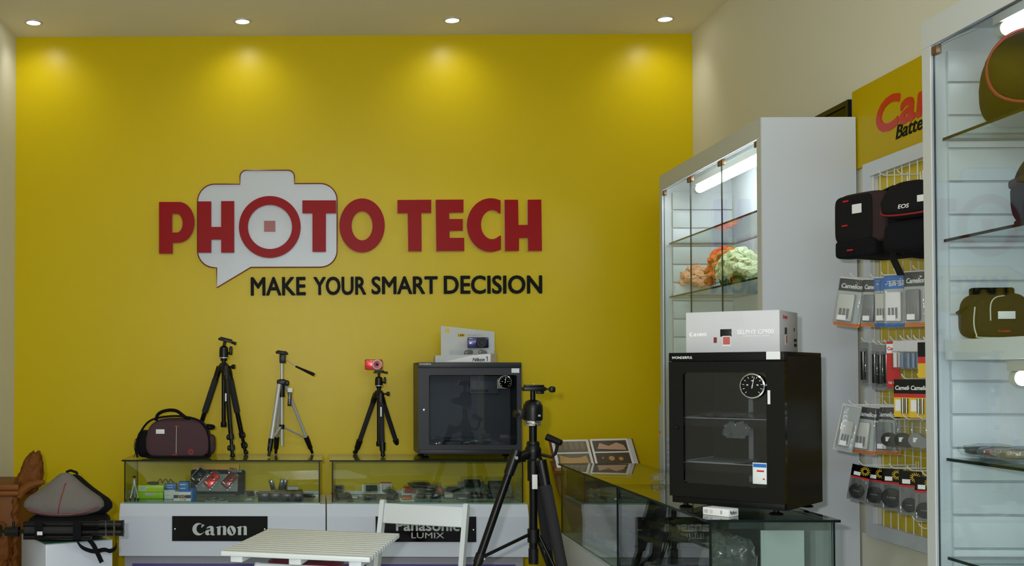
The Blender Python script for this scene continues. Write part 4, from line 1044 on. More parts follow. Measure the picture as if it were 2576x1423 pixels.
# ================================================================ slatted table, chair, stool
zt_ = .71
FL = PZ(551, 1383, zt_); FR_ = PZ(921, 1404, zt_); BR = PZ(1012, 1339, zt_); BL = PZ(681, 1330, zt_)
cen = (FL+FR_+BR+BL)/4; u = ((FR_-FL)+(BR-BL)); an = math.atan2(u.y, u.x); TW = ((FR_-FL).length+(BR-BL).length)/2; TD = ((BR-FR_).length+(BL-FL).length)/2
tab = thing('slatted_table', 'small white slatted folding table in front of the counters', 'table', (cen.x, cen.y, 0), an)
Mt = world(tab); n = 13; pit = TD/n
for i in range(n):
    y_ = -TD/2+pit*(i+.5); MB(Mt).box((0, y_, zt_-.009), (TW, pit-.007, .018), bev=.003).build('slat', PAINTW, tab)
for x_ in (-TW/2+.055, 0, TW/2-.055): MB(Mt).box((x_, .0, zt_-.0295), (.045, TD-.03, .022), bev=.003).build('cross_rail', PAINTW, tab)
for s_ in (-1, 1):
    for k in (-1, 1):
        x_ = s_*(TW/2-.10-.012*(k > 0)); 
        MB(Mt @ T(x_, 0, (zt_-.042)/2) @ Matrix.Rotation(k*math.atan2(TD-.14, zt_-.06), 4, 'X')).box((0, 0, 0), (.022, .040, math.hypot(TD-.14, zt_-.085)), bev=.006).build('leg', PAINTW, tab)
for y_ in (-1, 1): MB(Mt).cyl((-TW/2+.11, y_*(TD/2-.085), zt_-.062), (TW/2-.11, y_*(TD/2-.085), zt_-.062), .011, n=14).build('stretcher', PAINTW, tab)
sl = thing('stool', 'burgundy topped stool tucked under the white slatted table', 'stool', (Mt @ Vector((-.04, .02, 0))))
Msl = world(sl)
MB(Msl).lathe([(.001, .60), (.13, .60), (.145, .612), (.145, .632), (.13, .645), (.001, .648)], n=40).build('cushion', BURG, sl)
MB(Msl).lathe([(.12, .58), (.148, .585), (.148, .598), (.12, .5995)], n=40).build('white_rim', PAINTW, sl)
for i in range(4):
    a_ = R(45+90*i); MB(Msl).cyl((.11*math.cos(a_), .11*math.sin(a_), .585), (.15*math.cos(a_), .15*math.sin(a_), 0), .011, n=12).build('leg', PAINTW, sl)
# chair
cy1, cy2 = 4.95, 4.80
A_ = PY(965, 1258, cy1); B_ = PY(1174, 1266, cy2); A_.z = B_.z = .786
u = (B_-A_); an = math.atan2(u.y, u.x); CW = u.length; mid = (A_+B_)/2
ch = thing('folding_chair', 'white wooden folding chair between the slatted table and the floor tripod', 'chair', (mid.x, mid.y, 0), an)
Mc = world(ch); L_ = R(17)
Mb_ = Mc @ T(0, 0, .786) @ Matrix.Rotation(-L_, 4, 'X')       # back plane, leaning away at the top
for s_ in (-1, 1):
    b = MB(Mb_ @ T(s_*CW/2, 0, 0)); ln = .80
    prof = [(-.021, -ln), (.021, -ln), (.021, -.012), (.014, -.003), (0, 0), (-.014, -.003), (-.021, -.012)]
    b.prism(prof, .020, Matrix(((0, 0, 1, -.010), (1, 0, 0, 0), (0, 1, 0, 0), (0, 0, 0, 1)))); b.build('back_post', PAINTW, ch)
MB(Mb_).box((0, -.006, -.062), (CW-.022, .016, .088), bev=.003).build('backrest', PAINTW, ch)
hz_ = .44
for i in range(7): MB(Mc).box((0, -.16-.052*i, hz_), (CW-.04, .044, .015), bev=.003).build('seat_slat', PAINTW, ch)
for s_ in (-1, 1):
    MB(Mc).box((s_*(CW/2-.032), -.315, hz_-.022), (.02, .38, .028), bev=.003).build('seat_rail', PAINTW, ch)
    MB(Mc).cyl((s_*(CW/2-.03), -.46, hz_-.03), (s_*(CW/2-.03), .06, .0), .014, n=12).build('leg', PAINTW, ch)
MB(Mc).cyl((-CW/2, -.20, .16), (CW/2, -.20, .16), .009).build('stretcher', PAINTW, ch)

# ================================================================ photo album on a wooden stand
ay = 5.80
st2 = thing('wooden_stand', 'brown wooden stand with curved edge between the counters under the photo album', 'stand', (PY(1480, 1300, ay+.1).x, ay+.12, 0))
ed = [(1386, 1160), (1395, 1192), (1402, 1225), (1413, 1255), (1425, 1285), (1440, 1330), (1452, 1423)]
pl_ = [(PY(x_, y_, ay+.10).x, PY(x_, y_, ay+.10).z) for x_, y_ in ed]+[(PY(1460, 1423, ay+.10).x, 0), (PY(1600, 1423, ay+.1).x, 0), (PY(1610, 1160, ay+.1).x, PY(1610, 1162, ay+.10).z)]
b = MB(); b.prism(pl_[::-1], .03, T(0, ay+.13, 0) @ FRM); b.build('curved_board', WOODB, st2)
topz2 = PY(1386, 1160, ay+.10).z
HOLD = st2
al = thing('photo_album', 'open photo album with four pictures propped up behind the farther glass counter', 'album', PY(1500, 1175, ay-.03))
def album_frame(pxa, pya, pxb, pyb, pxc, pyc, yb_, yt):   # lower left, lower right, upper left pixels
    a = PY(pxa, pya, yb_); b_ = PY(pxb, pyb, yb_); c_ = PY(pxc, pyc, yt); x_ = b_-a; y_ = c_-a
    return basis(a, x_, y_), x_.length, (y_-x_.normalized()*y_.dot(x_.normalized())).length
zed = topz2+.004
yb_ = ay-.045; yt = ay+.085
L0 = PY(1402, 1175, yb_); 
Ma, wa, ha = album_frame(1400, 1173, 1496, 1171, 1396, 1106, yb_, yt)
Mb2, wb_, hb_ = album_frame(1499, 1171, 1597, 1169, 1492, 1103, yb_, yt)
b = MB(Ma); b.bx(-.012, wa+wb_+.03, -.030, -.014, -.030, .004, bev=.002); b.build('lower_ledge', WOODB, HOLD)
b = MB(Ma); b.bx(-.004, wa+wb_+.02, -.0135, ha*.8, -.030, -.0135, bev=.002); b.build('sloping_rest', WOODB, HOLD)
COV = mat('album_cover_maroon', (96, 34, 30), rough=.5)
b = MB(Ma); b.bx(-.010, wa, -.012, ha+.006, -.012, -.009); b.build('cover', COV, al)
b = MB(Mb2); b.bx(.001, wb_+.03, -.012, ha+.006, -.012, -.009); b.build('cover', COV, al)
for M_, w__, e_ in ((Ma, wa, 0), (Mb2, wb_, 0)):
    MB(M_).bx(.0015, w__, -.006, ha, -.0085, 0, bev=.001).build('page', PAPERW, al)
b = MB(Mb2); b.bx(wb_+.001, wb_+.022, -.006, ha, -.0085, -.004); b.build('loose_pages', PAPERG, al)
def photo(M_, w__, h__, m1, m2, k):
    b = MB(M_); b.bx(0, w__, 0, h__, .0005, .0012); g = b.build('photo', m1, al)
    b = MB(M_)
    if k == 0:
        for i in range(5): b.bx(w__*(.08+.18*i), w__*(.20+.18*i), h__*.25, h__*.95, .0012, .0016)
    elif k == 1:
        b.prism([(w__*.05, h__*.1), (w__*.95, h__*.12), (w__*.9, h__*.8), (w__*.7, h__*.62), (w__*.4, h__*.6), (w__*.08, h__*.85)], .0004, T(0, 0, .0012))
    elif k == 2:
        b.prism([(w__*.1, h__*.25), (w__*.95, h__*.1), (w__*.9, h__*.55), (w__*.7, h__*.8), (w__*.45, h__*.5), (w__*.2, h__*.8)], .0004, T(0, 0, .0012))
    else:
        for q_ in ((.45, .5, .16), (.72, .45, .12), (.2, .55, .06)): b.lathe([(.0001, .0016), (h__*q_[2]*1.3, .0016), (h__*q_[2]*1.3, .0012)], M=T(w__*q_[0], h__*q_[1], 0), n=14)
    b.build('picture_subject', m2, g)
hh = (ha-.03)/2
D1 = mat('photo_dark_olive', (84, 76, 44), rough=.3); D2 = mat('photo_ochre', (176, 136, 70), rough=.3); D3 = mat('photo_dark_brown', (58, 44, 26), rough=.3)
D4 = mat('photo_brown', (112, 92, 56), rough=.3); D5 = mat('photo_pink', (186, 146, 120), rough=.3)
photo(Ma @ T(.016, .012+hh+.006, 0), wa-.03, hh-.002, D1, D4, 0); photo(Ma @ T(.016, .010, 0), wa-.03, hh-.002, D1, D2, 1)
photo(Mb2 @ T(.012, .012+hh+.006, 0), wb_-.024, hh-.002, D3, D5, 2); photo(Mb2 @ T(.012, .010, 0), wb_-.024, hh-.002, D3, D2, 3)
# thin board leaning by the far end of the tall cabinet
p = PY(1660, 1017, 5.62)
bd = thing('narrow_board', 'narrow pale board with an orange dot beside the far end of the tall cabinet', 'board', (p.x+.01, 5.64, 0))
MB().bx(PY(1659.5, 1100, 5.62).x, PY(1690, 1100, 5.62).x, 5.62, 5.632, 0, p.z).build('board', GREYB, bd)
p = PY(1663, 1087, 5.62); MB(T(p.x-.002, 5.6195, p.z) @ RX).lathe([(.0001, .001), (.0085, .001), (.0085, 0)], n=6).build('orange_dot', ORANGE, bd)

# ================================================================ contents of the wall side cases
ZC0 = CZB+.001
def sbox(name, label, cat, px0, px1, pyb, pyt, y0, dep, m, z0=ZC0, rot=0, group=None, parts=None, bev=.001):
    a = PY(px0, pyb, y0); c = PY(px1, pyt, y0); h = max(.006, c.z-z0)
    t = thing(name, label, cat, ((a.x+c.x)/2, y0+dep/2, z0), rot, group)
    M = world(t); W__ = c.x-a.x
    MB(M).box((0, 0, h/2), (W__, dep, h), bev=bev).build('box', m, t)
    if parts: parts(M, W__, dep, h, t)
    return t, h
def front(M, W__, dep): return M @ T(-W__/2, -dep/2-.0006, 0) @ RX
# mini tripod
q = PZ(337, 1256, ZC0)
mt = thing('mini_tripod', 'tiny silver table tripod at the left end of the left glass case', 'tripod', (PY(338, 1200, 5.69).x, 5.69, ZC0))
hz2 = PY(333, 1211, 5.69).z; hx2 = PY(338, 1200, 5.69).x
b = MB(); b.lathe([(.009, -.022), (.010, 0), (.006, .012), (.003, .018)], T(hx2, 5.69, hz2), 14); b.build('hub', SILV, mt)
for dx, dy in ((-.018, -.012), (.022, -.012), (.0, .02)):
    b = MB(); b.cyl((hx2+dx*.25, 5.69+dy*.25, hz2-.018), (hx2+dx, 5.69+dy, ZC0+.008), .0045, .004, n=10); l_ = b.build('leg', SILV, mt)
    MB().cyl((hx2+dx, 5.69+dy, ZC0), (hx2+dx*.98, 5.69+dy*.98, ZC0+.009), .005, n=10).build('rubber_foot', BLACK, l_)
b = MB(); b.cyl((hx2, 5.69, hz2+.014), (hx2, 5.69, hz2+.026), .003); b.lathe([(.010, 0), (.011, .003), (.004, .005)], T(hx2, 5.69, hz2+.024), 14); b.build('camera_screw', BLACK, mt)
# lime boxes
def bars(M, W__, dep, h, t):
    F = front(M, W__, dep); MB(F).bx(.008, .046, h*.15, h*.85, 0, .0006).build('white_label', STICK, t)
    b = MB(F)
    for i in range(8): b.bx(.011+i*.0042, .0132+i*.0042, h*.2, h*.8, .0006, .001)
    b.build('barcode', INKL, t)
lb1, h1 = sbox('lime_box', 'lime green carton, lower of the stacked pair behind the tiny tripod', 'box', 343, 411, 1256, 1238, 5.74, .09, GREENC,
               parts=lambda M, W__, dep, h, t: MB(front(M, W__, dep)).bx(.045, .09, h*.5, h*.9, 0, .0006).build('white_label', PAPERG, t))
lb2, h2 = sbox('lime_box', 'bright lime carton with a barcode, upper of the stacked pair in the left case', 'box', 346, 412, 1238, 1220, 5.76, .08, LIME, z0=ZC0+h1+.0003, parts=bars)
cab = thing('charger_cable', 'black charger with coiled cable on top of the lime cartons', 'cable', (PY(390, 1215, 5.79).x, 5.79, ZC0+h1+h2+.0006))
zc1 = ZC0+h1+h2+.001
b = MB(); b.sell((PY(385, 1212, 5.79).x, 5.79, zc1+.008), (.062, .04, .016), .7, .8); b.build('charger_body', BLACK, cab)
pts = [(PY(396+i*3.2, 1200, 5.79).x, 5.79+.01*math.sin(i), zc1+.006+.022*abs(math.sin(i*.75))) for i in range(14)]
MB().tube(smooth_path(pts), .0022, 6).build('cable', BLACK, cab)
# white cassette boxes and blue boxes
def wl_(M, W__, dep, h, t):
    F = front(M, W__, dep); b = MB(F); b.bx(W__*.1, W__*.55, h*.84, h*.88, 0, .0005); b.bx(W__*.1, W__*.5, h*.42, h*.46, 0, .0005); b.build('grey_print', INKL, t)
wb1, h3 = sbox('cassette_box', 'plain white tape carton behind the one with yellow lettering', 'box', 413, 441, 1258, 1232, 5.725, .05, PAPERW, parts=wl_)
def dvc(M, W__, dep, h, t):
    F = front(M, W__, dep); MB(F).bx(0, W__, h*.32, h*.68, 0, .0006).build('navy_band', NAVY, t)
    put_txt('DVC', F @ T(W__*.26, h*.36, .0006), W__*.44, h*.28, YCARD, t, d=.0005, bold=.03, shear=.2)
    MB(F).bx(W__*.34, W__*.60, h*.12, h*.20, 0, .0005).build('grey_print', INKL, t); MB(F).bx(W__*.62, W__*.70, h*.10, h*.22, 0, .0005).build('red_print', REDC, t)
    MB(F).bx(W__*.06, W__*.32, h*.80, h*.86, 0, .0005).build('grey_print', INKL, t)
wb2, h4 = sbox('cassette_box', 'white tape carton with navy band and yellow lettering at the front pane', 'box', 437, 480, 1263, 1237, 5.63, .075, PAPERW, parts=dvc)
def bl_(M, W__, dep, h, t):
    F = front(M, W__, dep); b = MB(F); b.bx(W__*.15, W__*.7, h*.7, h*.78, 0, .0005); b.bx(W__*.15, W__*.7, h*.32, h*.40, 0, .0005); b.build('white_print', STICK, t)
sbox('blue_box', 'blue carton standing on the white carton with yellow lettering', 'box', 449, 474, 1237, 1212, 5.635, .06, BLUE, z0=ZC0+h4+.0003, parts=bl_)
sbox('blue_box', 'blue carton lying on the plain white tape carton', 'box', 415, 443, 1232, 1216, 5.73, .04, BLUE, z0=ZC0+h3+.0003, parts=bl_)
sbox('blue_box', 'flat blue carton propped behind the standing blue one', 'box', 472, 489, 1240, 1228, 5.66, .05, BLUE, rot=R(-18), z0=ZC0, parts=None)
# compact camera display stand
yq = 5.80
ds = thing('camera_display_stand', 'black tilted stand with yellow header holding three compact cameras in the left case', 'display stand', (PY(540, 1240, yq).x, yq+.02, ZC0))
Md, wd_, hd_ = album_frame(480, 1238, 612, 1240, 478, 1178, yq, yq+.05)
Md = basis(PY(480, 1241, yq), PY(612, 1242, yq)-PY(480, 1241, yq), Vector((0, .28, 1)))
def rrect(w__, h__, r, n=5):
    p = []
    for cx, cz, a0 in ((w__-r, h__-r, 0), (r, h__-r, 90), (r, r, 180), (w__-r, r, 270)):
        for i in range(n+1): a = R(a0+90*i/n); p.append((cx+r*math.cos(a), cz+r*math.sin(a)))
    return p
b = MB(Md); b.prism(rrect(wd_+.012, hd_*.98, .012), .008, T(-.004, 0, -.008)); b.build('black_tray', BLACKG, ds)
b = MB(Md); b.prism(rrect(wd_*.80, hd_*.70, .004), .001, T(wd_*.09, hd_*.10, .0005)); b.build('grey_panel', PVCD, ds)
b = MB(Md); b.prism(rrect(wd_*.90, .05, .008), .002, T(0, hd_*.84, -.012)); b.build('yellow_header', mat('amber_card', (214, 160, 8), rough=.5), ds)
put_txt('Nikon', Md @ T(wd_*.72, hd_*1.02, -.0095), .036, .008, INK, ds, d=.0006, bold=.03, shear=.2)
put_txt('COOLPIX', Md @ T(wd_*.70, hd_*.88, .0008), .072, .011, STICK, ds, d=.0006)
b = MB(); b.bx(PY(600, 1240, yq).x-.02, PY(600, 1240, yq).x, yq+.012, yq+.07, ZC0, ZC0+.01); b.build('stand_foot', BLACK, ds)
for i, (px, py, m_, lab, an_) in enumerate(((500, 1198, BLACKG, 'black compact camera clipped in plastic on the tilted stand', 40), (533, 1207, REDMET, 'red compact camera in the middle of the tilted stand', 40), (577, 1208, REDDK, 'dark red compact camera at the right of the tilted stand', 40))):
    cpt = PY(px, py, yq+.005); Mcc = Md.to_3x3().to_4x4(); Mcc = T(cpt) @ Mcc @ rz(R(50)); Mcc = Mcc @ T(0, 0, .012)
    k = thing('compact_camera', lab, 'camera', cpt)
    MB(Mcc).box((0, 0, 0), (.084, .048, .016), bev=.005).build('body', m_, k)
    b = MB(Mcc); b.lathe([(.021, .006), (.021, .010), (.018, .012), (.0005, .0125)], M=T(.012, 0, 0), n=28); lz = b.build('lens_ring', BLACKG if i == 0 else m_, k)
    b = MB(Mcc); b.lathe([(.009, .012), (.009, .0135), (.0005, .0138)], M=T(.012, 0, 0), n=20); b.build('lens_glass', LENS, lz)
    b = MB(Mcc); b.box((-.030, .010, .0083), (.006, .018, .0008)); b.build('name_strip', STICK, k)
    b = MB(Mcc @ T(0, 0, .006)); b.box((-.004, 0, -.012), (.118, .062, .004), bev=.001)
    b.build('plastic_holder', BLIS, k)
# general small packets
def packet(label, px, py, y0, w_, h_, th, ang, tiltx, cardm, prodm, group, z0=ZC0, stripe=None, name='blister_pack', cat='blister pack', zoff=None, hc=True):
    """flat blister pack lying or leaning; px,py gives the place of its lower middle"""
    a = PY(px, py, y0); t = thing(name, label, cat, (a.x, y0, z0), (tiltx, 0, ang), group)
    M = world(t)
    MB(M).box((0, h_/2, .001), (w_, h_, .0016)).build('card', cardm, t)
    MB(M).box((0, h_*.45, .0025+th/2), (w_*.82, h_*.78, th), bev=min(.006, th*.4)).build('bubble', BLIS, t)
    MB(M).box((0, h_*.45, .002+th*.42), (w_*.62, h_*.55, th*.62), bev=th*.2).build('product', prodm, t)
    if stripe: MB(M).box((0, h_*.93, .0022), (w_, h_*.12, .0008)).build('stripe', stripe, t)
    return t
KRAFT = mat('kraft_card', (120, 104, 72), rough=.6)
DKG = mat('dark_grey_plastic', (26, 30, 33), rough=.3)
DKP = mat('dark_pack', (13, 11, 15), rough=.3)
gA = 'small packs lying in the left glass case'; gB = 'small packs piled in the right glass case'
packet('black pack in clear plastic in front of the tilted camera stand', 540, 1248, 5.70, .055, .04, .012, R(8), 0, KRAFT, DKP, gA)
packet('silver pack in clear plastic at the front pane below the tilted stand', 528, 1258, 5.63, .05, .035, .012, R(-6), 0, PAPERG, DKG, gA)
packet('clear pack with shiny curved lid at the front pane below the dark red camera', 560, 1259, 5.62, .055, .035, .014, R(12), 0, PAPERG, DKG, gA)
packet('pale pack with two white bands right of the tilted stand', 626, 1252, 5.66, .048, .04, .010, 0, 0, PAPERG, PVC, gA, stripe=STICK)
packet('crumpled brownish pack at the back right of the tilted stand', 632, 1240, 5.82, .05, .05, .012, R(20), R(35), KRAFT, DKP, gA)
packet('long brown card pack behind the row of four dark packs', 670, 1232, 5.90, .11, .05, .01, R(4), R(15), KRAFT, DKG, gA)
for i, (px, dy) in enumerate(((663, 0), (691, .002), (721, -.01), (749, -.012))):
    a = PY(px, 1256, 5.665+dy)
    t = thing('battery_box', ['dark square pack, first from the left in the row of four', 'dark square pack, second from the left in the row of four', 'dark bluish square pack, third from the left in the row of four', 'dark square pack, rightmost in the row of four'][i], 'box', (a.x, 5.68+dy, ZC0), 0, 'row of four dark packs in the left case')
    M = world(t)
    MB(M).box((0, 0, .019), (.056, .05, .036), bev=.002).build('pack', DKP if i < 2 else mat('dark_blue_pack', (14, 14, 30), rough=.3), t)
    MB(M).box((0, 0, .0405), (.058, .052, .006), bev=.001).build('card_lid', KRAFT, t)
for i, (px, an_) in enumerate(((688, -16), (704, 14), (714, 10))):
    a = PY(px, 1230, 5.80)
    t = thing('memory_card_pack', ['slim grey pack leaning left behind the dark packs', 'slim grey pack leaning right, left one of the close pair', 'slim grey pack leaning right, right one of the close pair'][i], 'pack', (a.x, 5.80+.004*i, ZC0+.038), (0, R(an_), 0), 'slim grey packs standing in the left case')
    M = world(t); MB(M).box((0, 0, .030), (.022, .014, .052), bev=.002).build('pack', DKG, t); MB(M).box((0, 0, .032), (.026, .018, .062), bev=.003).build('clear_shell', BLIS, t)
t, _h = sbox('paper_box', 'pale folded paper pack behind the rightmost dark packs', 'box', 722, 750, 1234, 1224, 5.84, .05, PAPERG, z0=ZC0+.036, rot=R(5)); 
sbox('support_box', 'brown carton under the pale folded paper pack', 'box', 690, 760, 1252, 1236, 5.80, .12, KRAFT)
packet('dark curved pack near the right end of the left case', 772, 1246, 5.76, .075, .05, .02, R(-14), R(10), KRAFT, DKG, gA)
packet('olive card pack lying at the right end of the left case', 775, 1256, 5.68, .06, .06, .006, R(25), 0, KRAFT, KRAFT, gA)
# right glass case : pile
CARDG = mat('dull_card', (138, 146, 134), rough=.5)
specs = [
 ('tan card pack with a red edge at the left end of the right case', 866, 1258, 5.64, .085, .07, .012, 12, 20, KRAFT, DKG, REDC),
 ('small black device in plastic standing on the tan pack', 852, 1240, 5.72, .045, .04, .014, 0, 50, KRAFT, DKP, None),
 ('striped grey pack lying left of the bright pack', 888, 1256, 5.68, .06, .05, .01, -5, 12, PAPERG, PVC, STICK),
 ('glossy black pack with a bright white reflection beside the chair post', 932, 1259, 5.62, .085, .05, .02, 2, 10, PAPERG, DKP, REDC),
 ('white pack with grey lid behind the glossy black one', 935, 1240, 5.84, .085, .05, .015, 0, 40, PAPERW, DKG, None),
 ('white and red labelled pack standing near the case middle', 972, 1240, 5.82, .05, .05, .012, 3, 62, PAPERW, PVC, REDC),
 ('dark device pack leaning steeply right of the chair post', 1000, 1254, 5.70, .05, .075, .018, 38, 25, KRAFT, DKP, None),
 ('pack of black camera batteries on the case floor left of centre', 980, 1257, 5.66, .05, .045, .018, -20, 5, KRAFT, DKP, None),
 ('white and orange pack behind the chair backrest top', 1025, 1259, 5.64, .06, .045, .010, 5, 12, PAPERW, ORANGE, ORANGE),
 ('red and white card pack under the tall grey pile', 1030, 1243, 5.80, .07, .06, .015, -10, 25, PAPERW, REDC, REDC),
 ('wide tan card pack on top of the tall pile', 1060, 1228, 5.80, .10, .07, .012, 6, 15, KRAFT, DKG, None),
 ('grey clear pack, upper middle of the tall pile', 1078, 1240, 5.76, .09, .06, .016, -6, 12, PAPERG, DKG, None),
 ('black labelled pack, lower left of the tall pile', 1062, 1256, 5.65, .06, .05, .018, 4, 14, PAPERG, DKP, STICK),
 ('dark pack with bright corner, lower right of the tall pile', 1096, 1256, 5.65, .06, .05, .018, -6, 12, PAPERG, DKP, None),
 ('tan pack with orange side right of the tall pile', 1112, 1250, 5.72, .03, .07, .012, 8, 30, KRAFT, ORANGE, None),
 ('clear pack holding a pale square part right of centre', 1130, 1256, 5.66, .06, .055, .016, 3, 22, PAPERG, PVC, None),
 ('angled dark cable pack behind the pale square part', 1150, 1240, 5.78, .09, .06, .016, 28, 16, PAPERG, DKG, None),
 ('flat clear pack with greenish part near the right legs', 1165, 1258, 5.64, .07, .05, .010, -4, 8, PAPERG, PVCD, None),
 ('clear pack with a red front edge right of the chair', 1200, 1256, 5.64, .08, .06, .018, -4, 16, PAPERG, DKG, REDC),
 ('tall crumpled clear bag of parts at the back right', 1190, 1232, 5.86, .12, .06, .03, 5, 30, PAPERG, DKG, None),
 ('dark parts pack behind the floor tripod leg', 1245, 1256, 5.66, .085, .06, .022, 6, 12, PAPERG, DKP, None),
 ('large clear bag heap at the right end of the case', 1250, 1238, 5.82, .13, .07, .035, -8, 22, PAPERG, DKG, None),
 ('greyish flat pack at the far right end', 1278, 1254, 5.72, .07, .08, .012, 14, 16, KRAFT, PVCD, None)]
for (lab, px, py, y0, w_, h_, th, an_, tl, cm, pm, sm) in specs:
    base = PY(px, py, y0).z; cm = CARDG if cm is PAPERG else cm; w_ *= 1.18; h_ *= 1.35; th *= 1.6
    packet(lab, px, py, y0, w_, h_, th, R(an_), R(tl), cm, pm, gB, z0=max(ZC0+.001, base-.004), stripe=sm)
# supporting stack under the pile
sbox('support_box', 'grey carton under the tall pile of packs in the right case', 'box', 1035, 1110, 1256, 1246, 5.74, .16, PAPERG)
t = thing('prong_tray', 'small clear tray of upright pins on top of the tall pile', 'tray', (PY(1092, 1222, 5.82).x, 5.82, PY(1092, 1226, 5.82).z))
M = world(t); b = MB(M); b.box((0, 0, .004), (.075, .04, .008), bev=.001); b.build('tray', PVCD, t)
b = MB(M)
for i in range(12): b.cyl((-.034+i*.0062, .008*(i % 3-1), .008), (-.034+i*.0062+.003, .008*(i % 3-1), .026+.004*(i % 2)), .0012, n=5)
b.build('pins', DKG, t, kind='stuff')

# ================================================================ contents of the right side counters
gC = 'wrapped goods in the glass counters on the right side'
def wrapped(label, x, y, z, sx, sy, sz, seed, m_=DKG, group=gC, rot=0, name='wrapped_parcel'):
    t = thing(name, label, 'parcel', (x, y, z), rot, group); M = world(t)
    b = MB(M); crumple(b, Vector((0, 0, sz/2+.003)), (sx, sy, sz), .28, 2.6, seed); b.build('crinkled_wrap', WRAP, t)
    b = MB(M); b.box((0, 0, sz*.42), (sx*.68, sy*.62, sz*.5), bev=sz*.1); b.build('contents', m_, t); return t
DKTEAL = mat('dark_teal_plastic', (24, 52, 56), rough=.3)
wrapped('crinkled parcel on the counter floor at the far end of the farther side counter', 1.34, 5.20, .574, .26, .30, .07, 1, KRAFT)
wrapped('crinkled parcel in the middle of the farther side counter floor', 1.34, 4.86, .574, .24, .28, .06, 2, PAPERG)
wrapped('crinkled parcel near the seam on the farther side counter floor', 1.36, 4.56, .574, .24, .22, .05, 3, PAPERG)
wrapped('dark parcel on the shelf at the far end of the farther side counter', 1.36, 5.12, .742, .22, .40, .07, 4, DKP)
wrapped('brown parcel on the shelf near the seam of the farther side counter', 1.36, 4.62, .742, .22, .30, .055, 5, KRAFT)
wrapped('crinkled parcel on the floor at the far end of the nearer side counter', 1.34, 4.16, .574, .24, .26, .07, 6, PAPERG)
wrapped('dark teal parcel standing behind the front corner of the nearer side counter', 1.285, 3.52, .576, .16, .18, .255, 7, DKTEAL)
wrapped('dark parcel on the shelf of the nearer side counter below the large dry cabinet', 1.34, 3.95, .742, .20, .30, .06, 8, DKP)
bb = thing('grey_board', 'pale grey flat board leaning inside the nearer side counter', 'board', (1.47, 3.52, .574))
MB(world(bb)).bx(-.080, .055, 0, .006, 0, .280).build('board', GREYB, bb)
# crinkled wrap lying on the farther counter beside the dry cabinet
b = MB(); q = PZ(1655, 1212, ZS); crumple(b, q+Vector((0, 0, .018)), (.055, .06, .03), .3, 3, 11); 
b.build('crinkled_wrap', WRAP, None, loc=q, label='small crumpled clear wrap on the glass counter beside the large dry cabinet', category='plastic wrap')

# ================================================================ flowers in the tall cabinet
PEACH = mat('peach_petals', (238, 172, 140), rough=.8, var=.1, vscale=30); ORF = mat('orange_petals', (226, 92, 36), rough=.8, var=.15, vscale=30)
WHF = mat('cream_petals', (228, 232, 196), rough=.8, var=.06, vscale=30); LEAF = mat('leaf_green', (74, 104, 38), rough=.6); RIB = mat('green_ribbon', (150, 172, 62), rough=.35); RIBP = mat('lilac_ribbon', (196, 178, 186), rough=.35)
def rose(b, c, r, seed, n=11):
    rnd = random.Random(seed)
    b.sell(c, (r*1.0, r*1.0, r*1.1), 1, 1, nu=8, nv=6)
    for k in range(n):
        a = k*2.4; el = .15+.75*(k/n); d = Vector((math.cos(a)*math.cos(el), math.sin(a)*math.cos(el), math.sin(el)*.9))
        M = T(Vector(c)+d*r*.62) @ d.to_track_quat('Z', 'Y').to_matrix().to_4x4() @ Matrix.Rotation(rnd.uniform(-.5, .5), 4, 'X')
        b.sell((0, 0, 0), (r*1.15, r*.95, r*.30), 1, 1, M, nu=9, nv=5, f=lambda p: (p[0], p[1], p[2]+.5*(p[0]**2+p[1]**2)))
def bouquet(label, cx, cy, cz, rx, ry, rz_, m_, n, r, leaves=0, ribbons=(), seed=1, tail=None):
    t = thing('flower_bunch', label, 'flowers', (cx, cy, cz)); rnd = random.Random(seed)
    for i in range(n):
        a = i*2.399; q = (i+.5)/n; el = math.asin(min(1, q)); b = MB()
        rose(b, (cx+rx*math.cos(a)*math.cos(el), cy+ry*math.sin(a)*math.cos(el), cz+r*1.25+(rz_-r)*math.sin(el)), r*rnd.uniform(.85, 1.15), i+seed, 9)
        b.build('bloom', m_, t)
    b = MB(); b.lathe([(.016, 0), (.018, .01), (rx*.6, rz_*.6), (.002, rz_*.7)], T(cx, cy, cz), 14); b.build('stem_base', LEAF, t)
    for i in range(leaves):
        a = rnd.uniform(0, 6.28); d = Vector((math.cos(a), math.sin(a), rnd.uniform(.3, 1.2))).normalized()
        p = Vector((cx+rx*d.x, cy+ry*d.y, cz+rz_*d.z*.9)); M = T(p+d*.02) @ d.to_track_quat('X', 'Z').to_matrix().to_4x4()
        b = MB(M); b.sell((0, 0, 0), (.075, .024, .004), 1, 1, nu=10, nv=5, f=lambda p_: (p_[0], p_[1]*(1-abs(p_[0])), p_[2]+.8*p_[0]**2)); b.build('leaf', LEAF, t)
    for pts, m2 in ribbons: MB().ribbon(smooth_path(pts), (.4, 1, 0), .026, .0012).build('ribbon', m2, t)
    return t
zsh = 1.7245
q1 = (1.80, PX(1735, 700, 1.80).y); q2 = (1.82, PX(1810, 700, 1.82).y); q3 = (1.79, PX(1838, 700, 1.79).y)
bouquet('peach flower bunch on the glass shelf, leftmost in the tall cabinet', q1[0]+.02, q1[1]-.0, zsh, .065, .075, .125, PEACH, 24, .036, seed=3,
        ribbons=[([(1.72, q1[1]-.03, zsh+.05), (1.705, q1[1]-.04, zsh+.02), (1.70, q1[1]-.04, zsh+.004)], RIBP)])
bouquet('orange flower bunch with dark leaves on the glass shelf of the tall cabinet', q2[0]+.05, q2[1]+.06, zsh, .065, .11, .185, ORF, 26, .034, leaves=12, seed=7)
